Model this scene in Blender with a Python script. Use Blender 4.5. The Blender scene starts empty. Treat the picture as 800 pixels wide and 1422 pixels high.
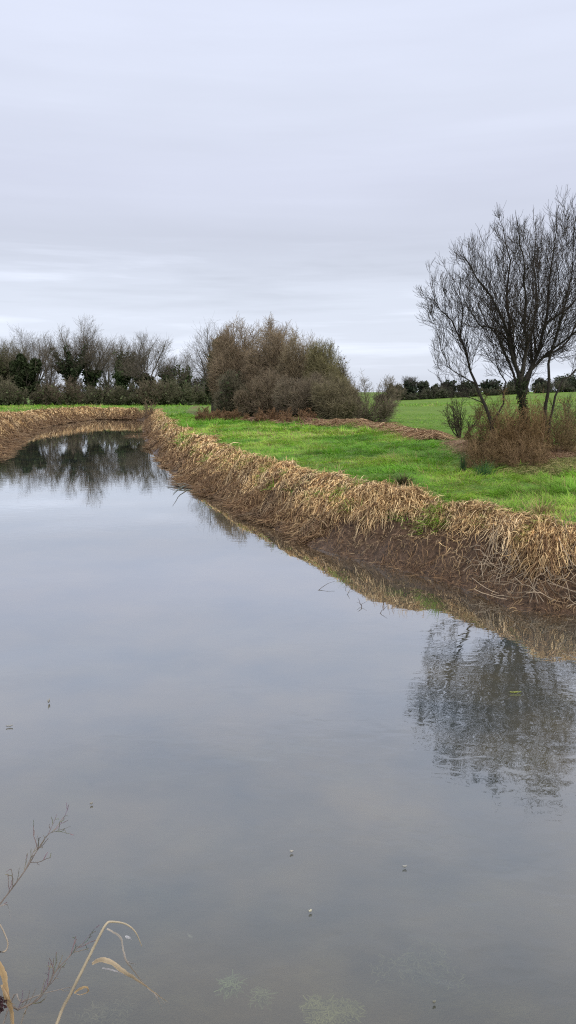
import bpy, math, random
import numpy as np
from math import radians, sin, cos, pi, sqrt

# ------------------------------------------------------------------ scene, camera
scn = bpy.context.scene
COL = scn.collection
F = 1050.0; PITCH = radians(8.98); H = 3.0
CP, SP = cos(PITCH), sin(PITCH)

def ray(px, py):
    u = (px - 400) / F; v = (711 - py) / F
    return (u, CP + SP * v, -SP + CP * v)
def at_z(px, py, z=0.0):
    r = ray(px, py); t = (z - H) / r[2]
    return (r[0] * t, r[1] * t)
def at_y(px, py, y):
    r = ray(px, py); t = y / r[1]
    return (r[0] * t, y, H + r[2] * t)

cam = bpy.data.cameras.new("camera")
cam.sensor_fit = 'VERTICAL'; cam.sensor_height = 24.0; cam.lens = 24.0 * F / 1422.0
cam.clip_start = 0.05; cam.clip_end = 9000
camo = bpy.data.objects.new("camera", cam); COL.objects.link(camo)
camo.location = (0, 0, H); camo.rotation_euler = (radians(90) - PITCH, 0, 0)
scn.camera = camo
scn.view_settings.view_transform = 'Standard'; scn.view_settings.look = 'None'
scn.view_settings.exposure = 0.0; scn.view_settings.gamma = 1.0
scn.cycles.use_denoising = False
scn.cycles.filter_width = 1.15
scn.cycles.max_bounces = 6; scn.cycles.diffuse_bounces = 3; scn.cycles.glossy_bounces = 3
scn.cycles.transparent_max_bounces = 8; scn.cycles.transmission_bounces = 4

# ------------------------------------------------------------------ tagging helpers
def tag(o, label=None, cat=None, group=None, kind=None):
    if label: o['label'] = label
    if cat: o['category'] = cat
    if group: o['group'] = group
    if kind: o['kind'] = kind
    return o
def empty(name, loc, label=None, cat=None, group=None):
    o = bpy.data.objects.new(name, None); COL.objects.link(o)
    o.location = loc; o.empty_display_size = 0.3
    return tag(o, label, cat, group)
def link(name, me, mat, parent=None):
    o = bpy.data.objects.new(name, me); COL.objects.link(o)
    if mat: me.materials.append(mat)
    if parent:
        o.parent = parent
        me.transform(__import__('mathutils').Matrix.Translation(-parent.location))
    return o

# ------------------------------------------------------------------ numpy mesh helpers
def mesh_np(name, V, Q, tint=None, smooth=True, extra=None):
    V = np.ascontiguousarray(V, dtype=np.float32).reshape(-1, 3)
    Q = np.ascontiguousarray(Q, dtype=np.int32)
    k = Q.shape[1]
    me = bpy.data.meshes.new(name)
    me.vertices.add(len(V)); me.vertices.foreach_set('co', V.ravel())
    me.loops.add(Q.size); me.loops.foreach_set('vertex_index', Q.ravel())
    me.polygons.add(len(Q)); me.polygons.foreach_set('loop_start', np.arange(0, Q.size, k, dtype=np.int32))
    if smooth: me.polygons.foreach_set('use_smooth', np.ones(len(Q), dtype=bool))
    if tint is not None:
        a = me.attributes.new('tint', 'FLOAT_COLOR', 'POINT')
        c = np.ones((len(V), 4), dtype=np.float32); c[:, :3] = tint
        a.data.foreach_set('color', c.ravel())
    for nm, arr in (extra or {}).items():
        a = me.attributes.new(nm, 'FLOAT', 'POINT'); a.data.foreach_set('value', arr.astype(np.float32).ravel())
    me.update(); me.validate()
    return me

def norm(a):
    return a / np.maximum(np.linalg.norm(a, axis=-1, keepdims=True), 1e-9)

def tubes_np(paths, sides_of):
    """paths: list of (pts, radii, tintRGB) -> V, Q, T"""
    groups = {}
    for pts, rad, col in paths:
        groups.setdefault((len(pts), sides_of(rad[0])), []).append((pts, rad, col))
    VV, QQ, TT = [], [], []; off = 0
    for (n, s), lst in groups.items():
        if n < 2: continue
        P = np.array([a[0] for a in lst], dtype=np.float64); R = np.array([a[1] for a in lst]); C = np.array([a[2] for a in lst])
        m = len(lst)
        T = norm(np.gradient(P, axis=1))
        mean = norm(P[:, -1] - P[:, 0])
        ref = np.where(np.abs(mean[:, 2:3]) < .8, np.array([[0, 0, 1.]]), np.array([[1., 0, 0]]))[:, None, :]
        U = norm(np.cross(T, ref)); W = np.cross(T, U)
        ang = np.arange(s) * 2 * pi / s
        ring = P[:, :, None, :] + R[:, :, None, None] * (U[:, :, None, :] * np.cos(ang)[None, None, :, None] + W[:, :, None, :] * np.sin(ang)[None, None, :, None])
        VV.append(ring.reshape(-1, 3))
        TT.append(np.repeat(C, n * s, axis=0))
        base = (np.arange(m) * n * s)[:, None, None] + (np.arange(n - 1) * s)[None, :, None]
        j = np.arange(s)[None, None, :]; j2 = (np.arange(s) + 1)[None, None, :] % s
        q = np.stack([base + j, base + j2, base + s + j2, base + s + j], axis=-1).reshape(-1, 4) + off
        QQ.append(q); off += m * n * s
    return np.concatenate(VV), np.concatenate(QQ), np.concatenate(TT)

def tubes(name, paths, mat, parent=None, sides_of=lambda r: 3 if r < .012 else (5 if r < .05 else 8)):
    V, Q, T = tubes_np(paths, sides_of)
    return link(name, mesh_np(name, V, Q, T), mat, parent)

def ribbons_np(P, W, S, C):
    """P (m,n,3), W (m,n) half widths, S (m,3) or (m,n,3) side dirs, C (m,3)"""
    m, n = P.shape[:2]
    if S.ndim == 2: S = S[:, None, :]
    V = np.stack([P - S * W[..., None], P + S * W[..., None]], axis=2).reshape(-1, 3)
    b = (np.arange(m) * n * 2)[:, None] + (np.arange(n - 1) * 2)[None, :]
    Q = np.stack([b, b + 1, b + 3, b + 2], axis=-1).reshape(-1, 4)
    return V, Q, np.repeat(C, n * 2, axis=0)

def leaves_np(C0, size, rng, col, aspect=.75, up=0.0):
    m = len(C0)
    N = norm(rng.normal(size=(m, 3)) + np.array([0, 0, up]))
    A = norm(np.cross(N, norm(rng.normal(size=(m, 3))))); B = np.cross(N, A)
    s = size[:, None]
    V = np.stack([C0 - A * s, C0 - B * s * aspect, C0 + A * s, C0 + B * s * aspect], axis=1).reshape(-1, 3)
    Q = np.arange(m * 4).reshape(-1, 4)
    return V, Q, np.repeat(col, 4, axis=0)

def hash2(ix, iy, seed):
    h = (ix.astype(np.int64) * 374761393 + iy.astype(np.int64) * 668265263 + seed * 1442695041) & 0x7fffffff
    h = ((h ^ (h >> 13)) * 1274126177) & 0x7fffffff
    return ((h ^ (h >> 16)) & 0xffff) / 65535.0
def vn(x, y, seed=0):
    ix = np.floor(x); iy = np.floor(y); fx = x - ix; fy = y - iy
    fx = fx * fx * (3 - 2 * fx); fy = fy * fy * (3 - 2 * fy)
    a = hash2(ix, iy, seed); b = hash2(ix + 1, iy, seed); c = hash2(ix, iy + 1, seed); d = hash2(ix + 1, iy + 1, seed)
    return (a * (1 - fx) + b * fx) * (1 - fy) + (c * (1 - fx) + d * fx) * fy
def fbm(x, y, seed=0, o=3):
    s = 0; a = .5; t = 0
    for k in range(o):
        s = s + a * vn(x * 2 ** k, y * 2 ** k, seed + k * 17); t += a; a *= .5
    return s / t
def sst(a, b, x):
    t = np.clip((x - a) / (b - a), 0, 1); return t * t * (3 - 2 * t)

# ------------------------------------------------------------------ the lie of the land
right_px = [(800, 852), (712, 843), (647, 817), (537, 787), (450, 764), (420, 753), (375, 730), (330, 706), (281, 684),
            (255, 668), (236, 650), (222, 638), (207, 619), (200, 600), (204, 583)]
left_px = [(133, 582.5), (87, 588), (52, 595), (30, 605), (0, 620)]
R_W = [at_z(*p) for p in right_px]; L_W = [at_z(*p) for p in left_px]
CANAL = [(60, -12), (34, -2.5), (20, 3.2), (12, 6.2), (7.2, 8.3)] + R_W + L_W + \
        [(-11.2, 26), (-8.6, 18), (-6.0, 10.5), (-4.2, 6), (-3.0, 3.6), (-1.8, 2.75), (0, 2.5), (3, 2.2), (8, .6), (18, -3.8), (32, -10), (58, -20)]
CANAL = np.array(CANAL)
HEDGE = np.array([(60, -4), (30, 6), (15, 11.5), (9, 15.5), (6.2, 19), (5.2, 25), (4.3, 33), (2.8, 41), (-2.5, 49), (-6.5, 57), (-8.5, 66), (-11, 92)])

def seg_dist(x, y, A, B):
    dx, dy = B[0] - A[0], B[1] - A[1]
    t = np.clip(((x - A[0]) * dx + (y - A[1]) * dy) / (dx * dx + dy * dy), 0, 1)
    return np.hypot(x - A[0] - t * dx, y - A[1] - t * dy)
def shore(x, y):
    d = np.full(x.shape, 1e9); ins = np.zeros(x.shape, dtype=bool)
    n = len(CANAL)
    for i in range(n):
        A = CANAL[i]; B = CANAL[(i + 1) % n]
        d = np.minimum(d, seg_dist(x, y, A, B))
        c = (A[1] > y) != (B[1] > y)
        if A[1] != B[1]:
            ins ^= c & (x < (B[0] - A[0]) * (y - A[1]) / (B[1] - A[1]) + A[0])
    s = np.where(ins, -d, d)
    s = s + (vn(x * .9, y * .9, 5) - .5) * .22 + (vn(x * 3.1, y * 3.1, 6) - .5) * .12
    return s
def hedge_d(x, y):
    d = np.full(x.shape, 1e9); side = np.zeros(x.shape)
    for i in range(len(HEDGE) - 1):
        A = HEDGE[i]; B = HEDGE[i + 1]; dd = seg_dist(x, y, A, B)
        cr = (B[0] - A[0]) * (y - A[1]) - (B[1] - A[1]) * (x - A[0])
        side = np.where(dd < d, np.sign(cr), side); d = np.minimum(d, dd)
    return d * -side        # negative: canal side is one sign
_t = hedge_d(np.array([2.0]), np.array([20.0]))[0]
HS = -1.0 if _t > 0 else 1.0
def field_d(x, y): return hedge_d(x, y) * HS      # >0 in the field beyond the hedge line

def land(x, y, full=False):
    s = shore(x, y)
    z = np.interp(s, [-4, -2, -.5, 0, .15, .5, .8, 1.25, 1.8, 3, 6, 9], [-1.0, -.55, -.13, 0, .10, .34, .62, .98, 1.08, 1.15, 1.27, 1.3])
    up = sst(.15, .8, s)
    z = z + up * ((fbm(x * .7, y * .7, 11) - .5) * .10 + (fbm(x * 2.6, y * 2.6, 12, 2) - .5) * .11 * (1 - sst(60, 140, np.hypot(x, y))))
    z = z + sst(0, .3, s) * (1 - sst(.7, 1.3, s)) * ((fbm(x * 4.0, y * 4.0, 13) - .5) * .34 + (vn(x * 11, y * 11, 14) - .5) * .06)
    f = field_d(x, y)
    near = (y > -30) & (y < 95)
    z = z + np.where(near, .15 * np.exp(-(f / 1.3) ** 2) * sst(2, 3.5, s), 0)
    # the pasture rises towards the right, far beyond the hedge
    rise = 1.9 * sst(12, 62, x) * sst(30, 150, np.hypot(x, y))
    z = z + np.where(f > 0, rise, 0)
    if full: return z, s, f
    return z

def land1(x, y): return float(land(np.array([float(x)]), np.array([float(y)]))[0])
def hit(px, py, up=0.0):
    """where the sight line through a photo pixel meets the ground (or a level 'up' above it)"""
    r = ray(px, py); t = np.arange(1.0, 160, .04)
    x, y, z = r[0] * t, r[1] * t, H + r[2] * t
    k = np.argmax(z < np.maximum(land(x, y), 0) + up)
    return float(x[k]), float(y[k])

# ------------------------------------------------------------------ materials
def nt(mat):
    mat.use_nodes = True; t = mat.node_tree; t.nodes.clear(); return t
def mix_rgb(t, fac, a, b, mode='MIX'):
    m = t.nodes.new('ShaderNodeMix'); m.data_type = 'RGBA'; m.blend_type = mode
    for sock, v in ((m.inputs[0], fac), (m.inputs[6], a), (m.inputs[7], b)):
        if hasattr(v, 'default_value') or hasattr(v, 'links'): t.links.new(v, sock)
        elif isinstance(v, (int, float)): sock.default_value = v
        else: sock.default_value = (*v, 1)
    return m.outputs[2]
def noise(t, scale, vec=None, detail=4, rough=.55, dist=0.0):
    n = t.nodes.new('ShaderNodeTexNoise'); n.inputs['Scale'].default_value = scale
    n.inputs['Detail'].default_value = detail; n.inputs['Roughness'].default_value = rough
    n.inputs['Distortion'].default_value = dist
    if vec is not None: t.links.new(vec, n.inputs['Vector'])
    return n.outputs['Fac']
def ramp(t, fac, stops):
    r = t.nodes.new('ShaderNodeValToRGB'); t.links.new(fac, r.inputs[0])
    e = r.color_ramp.elements
    while len(e) < len(stops): e.new(.5)
    for i, (p, c) in enumerate(stops):
        e[i].position = p; e[i].color = (*c, 1) if not isinstance(c, (int, float)) else (c, c, c, 1)
    return r.outputs[0]
def mrange(t, v, a, b, c=0.0, d=1.0):
    m = t.nodes.new('ShaderNodeMapRange'); t.links.new(v, m.inputs[0])
    m.inputs[1].default_value = a; m.inputs[2].default_value = b; m.inputs[3].default_value = c; m.inputs[4].default_value = d
    return m.outputs[0]
def mathn(t, op, a, b):
    m = t.nodes.new('ShaderNodeMath'); m.operation = op
    for s, v in ((m.inputs[0], a), (m.inputs[1], b)):
        if isinstance(v, (int, float)): s.default_value = v
        else: t.links.new(v, s)
    return m.outputs[0]
def coords(t, which='Object', scale=None, rot=None):
    c = t.nodes.new('ShaderNodeTexCoord'); o = c.outputs[which]
    if scale:
        m = t.nodes.new('ShaderNodeMapping'); t.links.new(o, m.inputs[0]); m.inputs['Scale'].default_value = scale
        if rot: m.inputs['Rotation'].default_value = rot
        o = m.outputs[0]
    return o
def attr(t, name, which='Color'):
    a = t.nodes.new('ShaderNodeAttribute'); a.attribute_name = name; return a.outputs[which]

def tint_mat(name, rough=.85, transl=0.0, spec=.25, nscale=30, bump=0.0):
    """colour comes from the per-strand 'tint' attribute, broken up by a fine noise"""
    m = bpy.data.materials.new(name); t = nt(m)
    o = t.nodes.new('ShaderNodeOutputMaterial')
    n = noise(t, nscale, coords(t))
    c = mix_rgb(t, 1.0, attr(t, 'tint'), ramp(t, n, [(.3, .72), (.7, 1.22)]), 'MULTIPLY')
    p = t.nodes.new('ShaderNodeBsdfPrincipled'); p.inputs['Roughness'].default_value = rough
    p.inputs['Specular IOR Level'].default_value = spec
    t.links.new(c, p.inputs['Base Color'])
    if bump:
        b = t.nodes.new('ShaderNodeBump'); b.inputs['Distance'].default_value = bump; b.inputs['Strength'].default_value = .8
        t.links.new(n, b.inputs['Height']); t.links.new(b.outputs[0], p.inputs['Normal'])
    sh = p.outputs[0]
    if transl:
        tr = t.nodes.new('ShaderNodeBsdfTranslucent'); t.links.new(c, tr.inputs['Color'])
        mx = t.nodes.new('ShaderNodeMixShader'); mx.inputs[0].default_value = transl
        t.links.new(sh, mx.inputs[1]); t.links.new(tr.outputs[0], mx.inputs[2]); sh = mx.outputs[0]
    t.links.new(sh, o.inputs['Surface'])
    return m

M_bark = tint_mat('bark', .9, nscale=25, bump=.01)
M_twig = tint_mat('twig_bark', .9, nscale=3)
M_leaf = tint_mat('ivy_leaf', .75, .15, .12, nscale=2)
M_straw = tint_mat('dead_reed', .75, .22, .3, nscale=9)
M_blade = tint_mat('grass_blade', .6, .3, .35, nscale=1.2)
M_wet = tint_mat('wet_wood', .4, 0, .5, nscale=20)

def ground_mat():
    m = bpy.data.materials.new('ground'); t = nt(m)
    o = t.nodes.new('ShaderNodeOutputMaterial'); p = t.nodes.new('ShaderNodeBsdfPrincipled')
    co = coords(t)
    s = attr(t, 'shore', 'Fac'); f = attr(t, 'field', 'Fac')
    n1 = noise(t, 2.2, co, 6, .65); n2 = noise(t, 14, co, 5, .7); n3 = noise(t, .22, co, 4, .6); n4 = noise(t, 45, co, 3, .7)
    mud = ramp(t, n2, [(.32, (.020, .012, .007)), (.48, (.075, .044, .027)), (.56, (.10, .060, .038)), (.70, (.21, .135, .09))])
    litter = ramp(t, n4, [(.25, (.07, .045, .028)), (.5, (.17, .11, .06)), (.8, (.33, .23, .125))])
    lit = mathn(t, 'ADD', s, mathn(t, 'MULTIPLY', mathn(t, 'SUBTRACT', n1, .5), .9))
    c = mix_rgb(t, mrange(t, lit, .85, 1.2), mud, litter)
    grass = ramp(t, n2, [(.25, (.05, .10, .02)), (.5, (.11, .21, .035)), (.8, (.19, .30, .06))])
    yellow = ramp(t, n4, [(.2, (.09, .12, .03)), (.8, (.24, .24, .08))])
    grass = mix_rgb(t, ramp(t, n1, [(.52, 0), (.72, .7)]), grass, yellow)
    bed = ramp(t, noise(t, 1.7, co, 6, .65), [(.3, (.045, .042, .028)), (.5, (.13, .105, .065)), (.7, (.22, .20, .12))])
    c = mix_rgb(t, mrange(t, s, -.05, -.6), c, bed)
    g = mathn(t, 'ADD', s, mathn(t, 'MULTIPLY', mathn(t, 'SUBTRACT', n1, .5), 1.6))
    c = mix_rgb(t, mrange(t, g, 1.2, 1.55), c, grass)
    fld = ramp(t, mathn(t, 'ADD', mathn(t, 'MULTIPLY', n3, .6), mathn(t, 'MULTIPLY', n2, .4)), [(.35, (.082, .165, .016)), (.65, (.135, .235, .028))])
    rows = noise(t, 1.0, coords(t, 'Object', (.02, .5, .5), (0, 0, radians(-14))), 4, .7)
    fld = mix_rgb(t, mrange(t, rows, .45, .7, 0, .55), fld, (.19, .245, .05))
    c = mix_rgb(t, mrange(t, f, .8, 1.6), c, fld)
    # strip of rough dead growth along the hedge line
    fa = mathn(t, 'ABSOLUTE', mathn(t, 'ADD', f, mathn(t, 'MULTIPLY', mathn(t, 'SUBTRACT', n1, .5), 2.6)), 0)
    brk = mrange(t, noise(t, .9, co, 4, .6), .47, .56)
    c = mix_rgb(t, mathn(t, 'MULTIPLY', mrange(t, fa, .5, .25), brk), c, litter)
    t.links.new(c, p.inputs['Base Color'])
    wet = mrange(t, s, .05, .7, .32, .9); t.links.new(wet, p.inputs['Roughness'])
    p.inputs['Specular IOR Level'].default_value = .3
    b = t.nodes.new('ShaderNodeBump'); b.inputs['Distance'].default_value = .085; b.inputs['Strength'].default_value = .7
    t.links.new(mathn(t, 'ADD', n2, mathn(t, 'MULTIPLY', n4, .5)), b.inputs['Height']); t.links.new(b.outputs[0], p.inputs['Normal'])
    t.links.new(p.outputs[0], o.inputs['Surface'])
    return m

def water_mat():
    m = bpy.data.materials.new('canal_water'); t = nt(m)
    o = t.nodes.new('ShaderNodeOutputMaterial')
    co = coords(t)
    cs = coords(t, 'Object', (.8, 1.25, 1), (0, 0, radians(18)))
    r1 = noise(t, 3.6, cs, .6, .5, .8); r2 = noise(t, 12.0, cs, .5, .5, .6)
    msk = ramp(t, noise(t, .16, co, 3, .5), [(.38, .25), (.62, 1.0)])
    # a breath of wind ruffles the reach in front of the big tree
    dv = t.nodes.new('ShaderNodeVectorMath'); dv.operation = 'DISTANCE'; t.links.new(co, dv.inputs[0]); dv.inputs[1].default_value = (3.2, 5.6, 0)
    gust = mrange(t, dv.outputs['Value'], 1.0, 5.5, 2.4, 0.0)
    msk = mathn(t, 'ADD', msk, gust)
    h = mathn(t, 'MULTIPLY', mathn(t, 'ADD', r1, mathn(t, 'MULTIPLY', r2, .28)), msk)
    b = t.nodes.new('ShaderNodeBump'); b.inputs['Strength'].default_value = 1.0; b.inputs['Distance'].default_value = WAVE
    t.links.new(h, b.inputs['Height'])
    g = t.nodes.new('ShaderNodeBsdfGlossy'); g.inputs['Roughness'].default_value = .0
    t.links.new(b.outputs[0], g.inputs['Normal']); g.inputs['Color'].default_value = (.955, .975, 1.0, 1)
    silt = ramp(t, noise(t, .55, co, 4, .55), [(.33, (.058, .092, .120)), (.62, (.185, .172, .140))])
    d = t.nodes.new('ShaderNodeBsdfDiffuse'); t.links.new(silt, d.inputs['Color'])
    tr = t.nodes.new('ShaderNodeBsdfTransparent'); tr.inputs['Color'].default_value = (.80, .80, .70, 1)
    body = t.nodes.new('ShaderNodeMixShader'); t.links.new(mrange(t, attr(t, 'shore', 'Fac'), -1.6, -.1, .52, .96), body.inputs[0])   # shallow water hides less of its bed
    t.links.new(d.outputs[0], body.inputs[1]); t.links.new(tr.outputs[0], body.inputs[2])
    fr = t.nodes.new('ShaderNodeLayerWeight'); fr.inputs['Blend'].default_value = .5; t.links.new(b.outputs[0], fr.inputs['Normal'])
    mx = t.nodes.new('ShaderNodeMixShader'); t.links.new(ramp(t, fr.outputs['Facing'], [(0.0, .07), (.30, .125), (.384, .18), (.577, .34), (.70, .52), (.81, .70), (.87, .82), (1.0, 1.0)]), mx.inputs[0])
    t.links.new(body.outputs[0], mx.inputs[1]); t.links.new(g.outputs[0], mx.inputs[2])
    t.links.new(mx.outputs[0], o.inputs['Surface'])
    return m
WAVE = .0009

# ------------------------------------------------------------------ ground sheet and water
def build_ground():
    th = np.concatenate([np.arange(-40, 40.01, .3), np.arange(43, 318, 3.5)]) * pi / 180
    r = .4 * np.exp(np.arange(0, 760) * .0122); r = np.concatenate([r, [6500.]])
    T, Rr = np.meshgrid(th, r)
    X = Rr * np.sin(T); Y = Rr * np.cos(T)
    z, s, f = land(X.ravel(), Y.ravel(), True)
    V = np.stack([X.ravel(), Y.ravel(), z], axis=1)
    nr, na = X.shape
    i = (np.arange(nr - 1) * na)[:, None]; j = np.arange(na)[None, :]; j2 = (np.arange(na)[None, :] + 1) % na
    Q = np.stack([i + j, i + j2, i + na + j2, i + na + j], axis=-1).reshape(-1, 4)
    # close the middle with a small cap
    c = len(V); V = np.vstack([V, [[0, 0, land1(0, 0)]]])
    s = np.append(s, 2.5); f = np.append(f, -20)
    cap = np.array([[c, j % na, (j + 1) % na, (j + 1) % na] for j in range(na)])
    me = mesh_np('ground', V, Q, extra={'shore': s, 'field': f})
    import bmesh
    bm = bmesh.new(); bm.from_mesh(me); bm.verts.ensure_lookup_table()
    for j in range(na): bm.faces.new((bm.verts[c], bm.verts[(j + 1) % na], bm.verts[j]))
    bmesh.ops.recalc_face_normals(bm, faces=bm.faces); bm.to_mesh(me); bm.free()
    if me.polygons[1000].normal.z < 0: me.flip_normals()
    o = link('ground', me, ground_mat())
    tag(o, kind='structure', label='grassy canal banks, muddy water edge and the green pasture beyond')
build_ground()
gx_, gy_ = np.meshgrid(np.concatenate([[-70], np.arange(-32, 22, .3), [72]]), np.concatenate([[-32], np.arange(-6, 20, .25), np.arange(20, 100, .5), [125]]))
_nx = gx_.shape[1]; _ny = gx_.shape[0]; _b = (np.arange(_ny - 1) * _nx)[:, None] + np.arange(_nx - 1)[None, :]
me = mesh_np('water', np.stack([gx_.ravel(), gy_.ravel(), 0 * gx_.ravel()], 1), np.stack([_b, _b + 1, _b + 1 + _nx, _b + _nx], -1).reshape(-1, 4),
             smooth=False, extra={'shore': shore(gx_.ravel(), gy_.ravel())})
tag(link('water', me, water_mat()), kind='structure', label='still grey canal water reflecting the overcast sky')

# ------------------------------------------------------------------ branching growth
def vadd(a, b, k=1.0): return (a[0] + b[0] * k, a[1] + b[1] * k, a[2] + b[2] * k)
def vnorm(a):
    l = sqrt(a[0] ** 2 + a[1] ** 2 + a[2] ** 2) or 1.0
    return (a[0] / l, a[1] / l, a[2] / l)
def deflect(d, ang, rng, flat=None):
    while True:
        q = (rng.gauss(0, 1), rng.gauss(0, 1), rng.gauss(0, 1))
        k = q[0] * d[0] + q[1] * d[1] + q[2] * d[2]
        q = vadd(q, d, -k)
        l = sqrt(q[0] ** 2 + q[1] ** 2 + q[2] ** 2)
        if l > .2: break
    q = (q[0] / l, q[1] / l, q[2] / l)
    return vnorm((d[0] * cos(ang) + q[0] * sin(ang), d[1] * cos(ang) + q[1] * sin(ang), d[2] * cos(ang) + q[2] * sin(ang)))

class Sp:      # growth habit: lists indexed by level
    def __init__(s, n=(6, 5, 4, 3), wig=(.12, .16, .2, .25), trop=(.03, .09, .1, .08), space=(.5, .3, .16, .1),
                 ang=(38, 40, 42, 40), ratio=(.62, .55, .5, .5), t0=(.25, .15, .12, .1), rr=(.55, .55, .6, .7), rmin=.004, maxl=3, minL=.12, elv=1):
        s.elv = elv; s.occ = None; s.cap = (9, 9, 9, 9)
        s.n, s.wig, s.trop, s.space, s.ang, s.ratio, s.t0, s.rr, s.rmin, s.maxl, s.minL = n, wig, trop, space, ang, ratio, t0, rr, rmin, maxl, minL

def walk(rng, p, d, L, n, wig, trop, env):
    pts = [p]; step = L / n
    for i in range(n):
        d = vnorm((d[0] + rng.gauss(0, wig), d[1] + rng.gauss(0, wig), d[2] + rng.gauss(0, wig) + trop))
        p = vadd(p, d, step)
        if env and env(p) > 1.0 + rng.uniform(-.05, .12):
            if len(pts) > 1: break
            d = vnorm(vadd(d, (0, 0, 1), .4))
            if i > 1: break
        pts.append(p)
    return pts, d

def grow(out, rng, p, d, L, r, lvl, S, env, tip=.35):
    if lvl > 1 and env and env(p) > 1.1: return
    if S.occ is not None and lvl >= 1:
        c = vadd(p, d, L * .65); key = (int(c[0] / .3), int(c[1] / .45), int(c[2] / .3), lvl)
        if S.occ.get(key, 0) >= S.cap[lvl]: return
        S.occ[key] = S.occ.get(key, 0) + 1
    pts, _ = walk(rng, p, d, L, S.n[lvl], S.wig[lvl], S.trop[lvl], env if lvl <= S.elv else None)
    if len(pts) < 2: return
    m = len(pts); rt = max(S.rmin * .7, r * tip)
    rad = [max(S.rmin * .7, r + (rt - r) * i / (m - 1)) for i in range(m)]
    out.append((pts, rad, lvl))
    sprout(out, rng, pts, rad, L, lvl, S, env)

def sprout(out, rng, pts, rad, L, lvl, S, env, t0=None):
    if lvl >= S.maxl: return
    m = len(pts); cnt = L / S.space[lvl]; cnt = int(cnt) + (1 if rng.random() < cnt - int(cnt) else 0)
    a0 = S.t0[lvl] if t0 is None else t0
    for k in range(cnt):
        t = a0 + (1 - a0) * (k + rng.random()) / cnt
        x = t * (m - 1); i = min(int(x), m - 2); fr = x - i
        p = tuple(pts[i][c] * (1 - fr) + pts[i + 1][c] * fr for c in range(3))
        d = vnorm(tuple(pts[i + 1][c] - pts[i][c] for c in range(3)))
        rr = (rad[i] * (1 - fr) + rad[i + 1] * fr) * S.rr[lvl]
        l2 = L * S.ratio[lvl] * (1.12 - .6 * t) * rng.uniform(.65, 1.25)
        if l2 < S.minL: continue
        grow(out, rng, p, deflect(d, radians(S.ang[lvl] * rng.uniform(.6, 1.35)), rng), l2, max(S.rmin, rr), lvl + 1, S, env)

def ellip(c, rx, ry, rz, rzd=None):
    rzd = rzd or rz
    def e(p):
        dz = (p[2] - c[2]) / (rz if p[2] > c[2] else rzd)
        return sqrt(((p[0] - c[0]) / rx) ** 2 + ((p[1] - c[1]) / ry) ** 2 + dz * dz)
    return e

def paint(out, rng, thick, thin, rref):
    res = []
    for pts, rad, lvl in out:
        k = min(1, rad[0] / rref); v = rng.uniform(.75, 1.25)
        res.append((pts, rad, tuple((thick[c] * k + thin[c] * (1 - k)) * v for c in range(3))))
    return res

def ivy_on(out, rng, rmin, zmax, n, spread, size, col, zmin=-9, jit=.35):
    """leaf centres wrapped round every limb thicker than rmin below zmax"""
    segs = []; wts = []; pts0z = out[0][0][0][2]
    if zmax > 1e6: pts0z = -1e9; zmax = 1e9
    for pts, rad, lvl in out:
        for i in range(len(pts) - 1):
            if rad[i] >= rmin and pts[i][2] < zmax and pts[i][2] > zmin:
                a, b = pts[i], pts[i + 1]
                segs.append((a, b, rad[i])); wts.append(sqrt(sum((a[c] - b[c]) ** 2 for c in range(3))) * (rad[i] + .02) * max(.15, 1.25 - (a[2] - pts0z) / max(.5, zmax - pts0z)))
    g = np.random.default_rng(rng.randrange(1 << 30))
    w = np.array(wts); idx = g.choice(len(segs), n, p=w / w.sum())
    A = np.array([s[0] for s in segs])[idx]; B = np.array([s[1] for s in segs])[idx]; R = np.array([s[2] for s in segs])[idx]
    t = g.random((n, 1)); c = A + (B - A) * t
    # ivy grows in lumps: the spread changes along the limb
    lump = .35 + 1.1 * vn(c[:, 2] * 1.6 / max(spread, .2) * .4 + idx * .37, c[:, 0] * 1.3, 3)
    off = norm(g.normal(size=(n, 3))) * ((R + spread * lump * g.random(n) ** .6)[:, None])
    c = c + off
    sz = size * g.uniform(.6, 1.4, n)
    v = g.uniform(1 - jit, 1 + jit, (n, 1))
    return leaves_np(c, sz, g, np.array(col)[None, :] * v, up=.5)

def add_leaves(name, data, parent, mat=None):
    V, Q, T = data
    return link(name, mesh_np(name, V, Q, T, smooth=False), mat or M_leaf, parent)

PX = lambda d: d / F          # metres per photo pixel at distance d (roughly)

def split_levels(out, cut):
    return [o for o in out if o[2] <= cut], [o for o in out if o[2] > cut]

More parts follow.
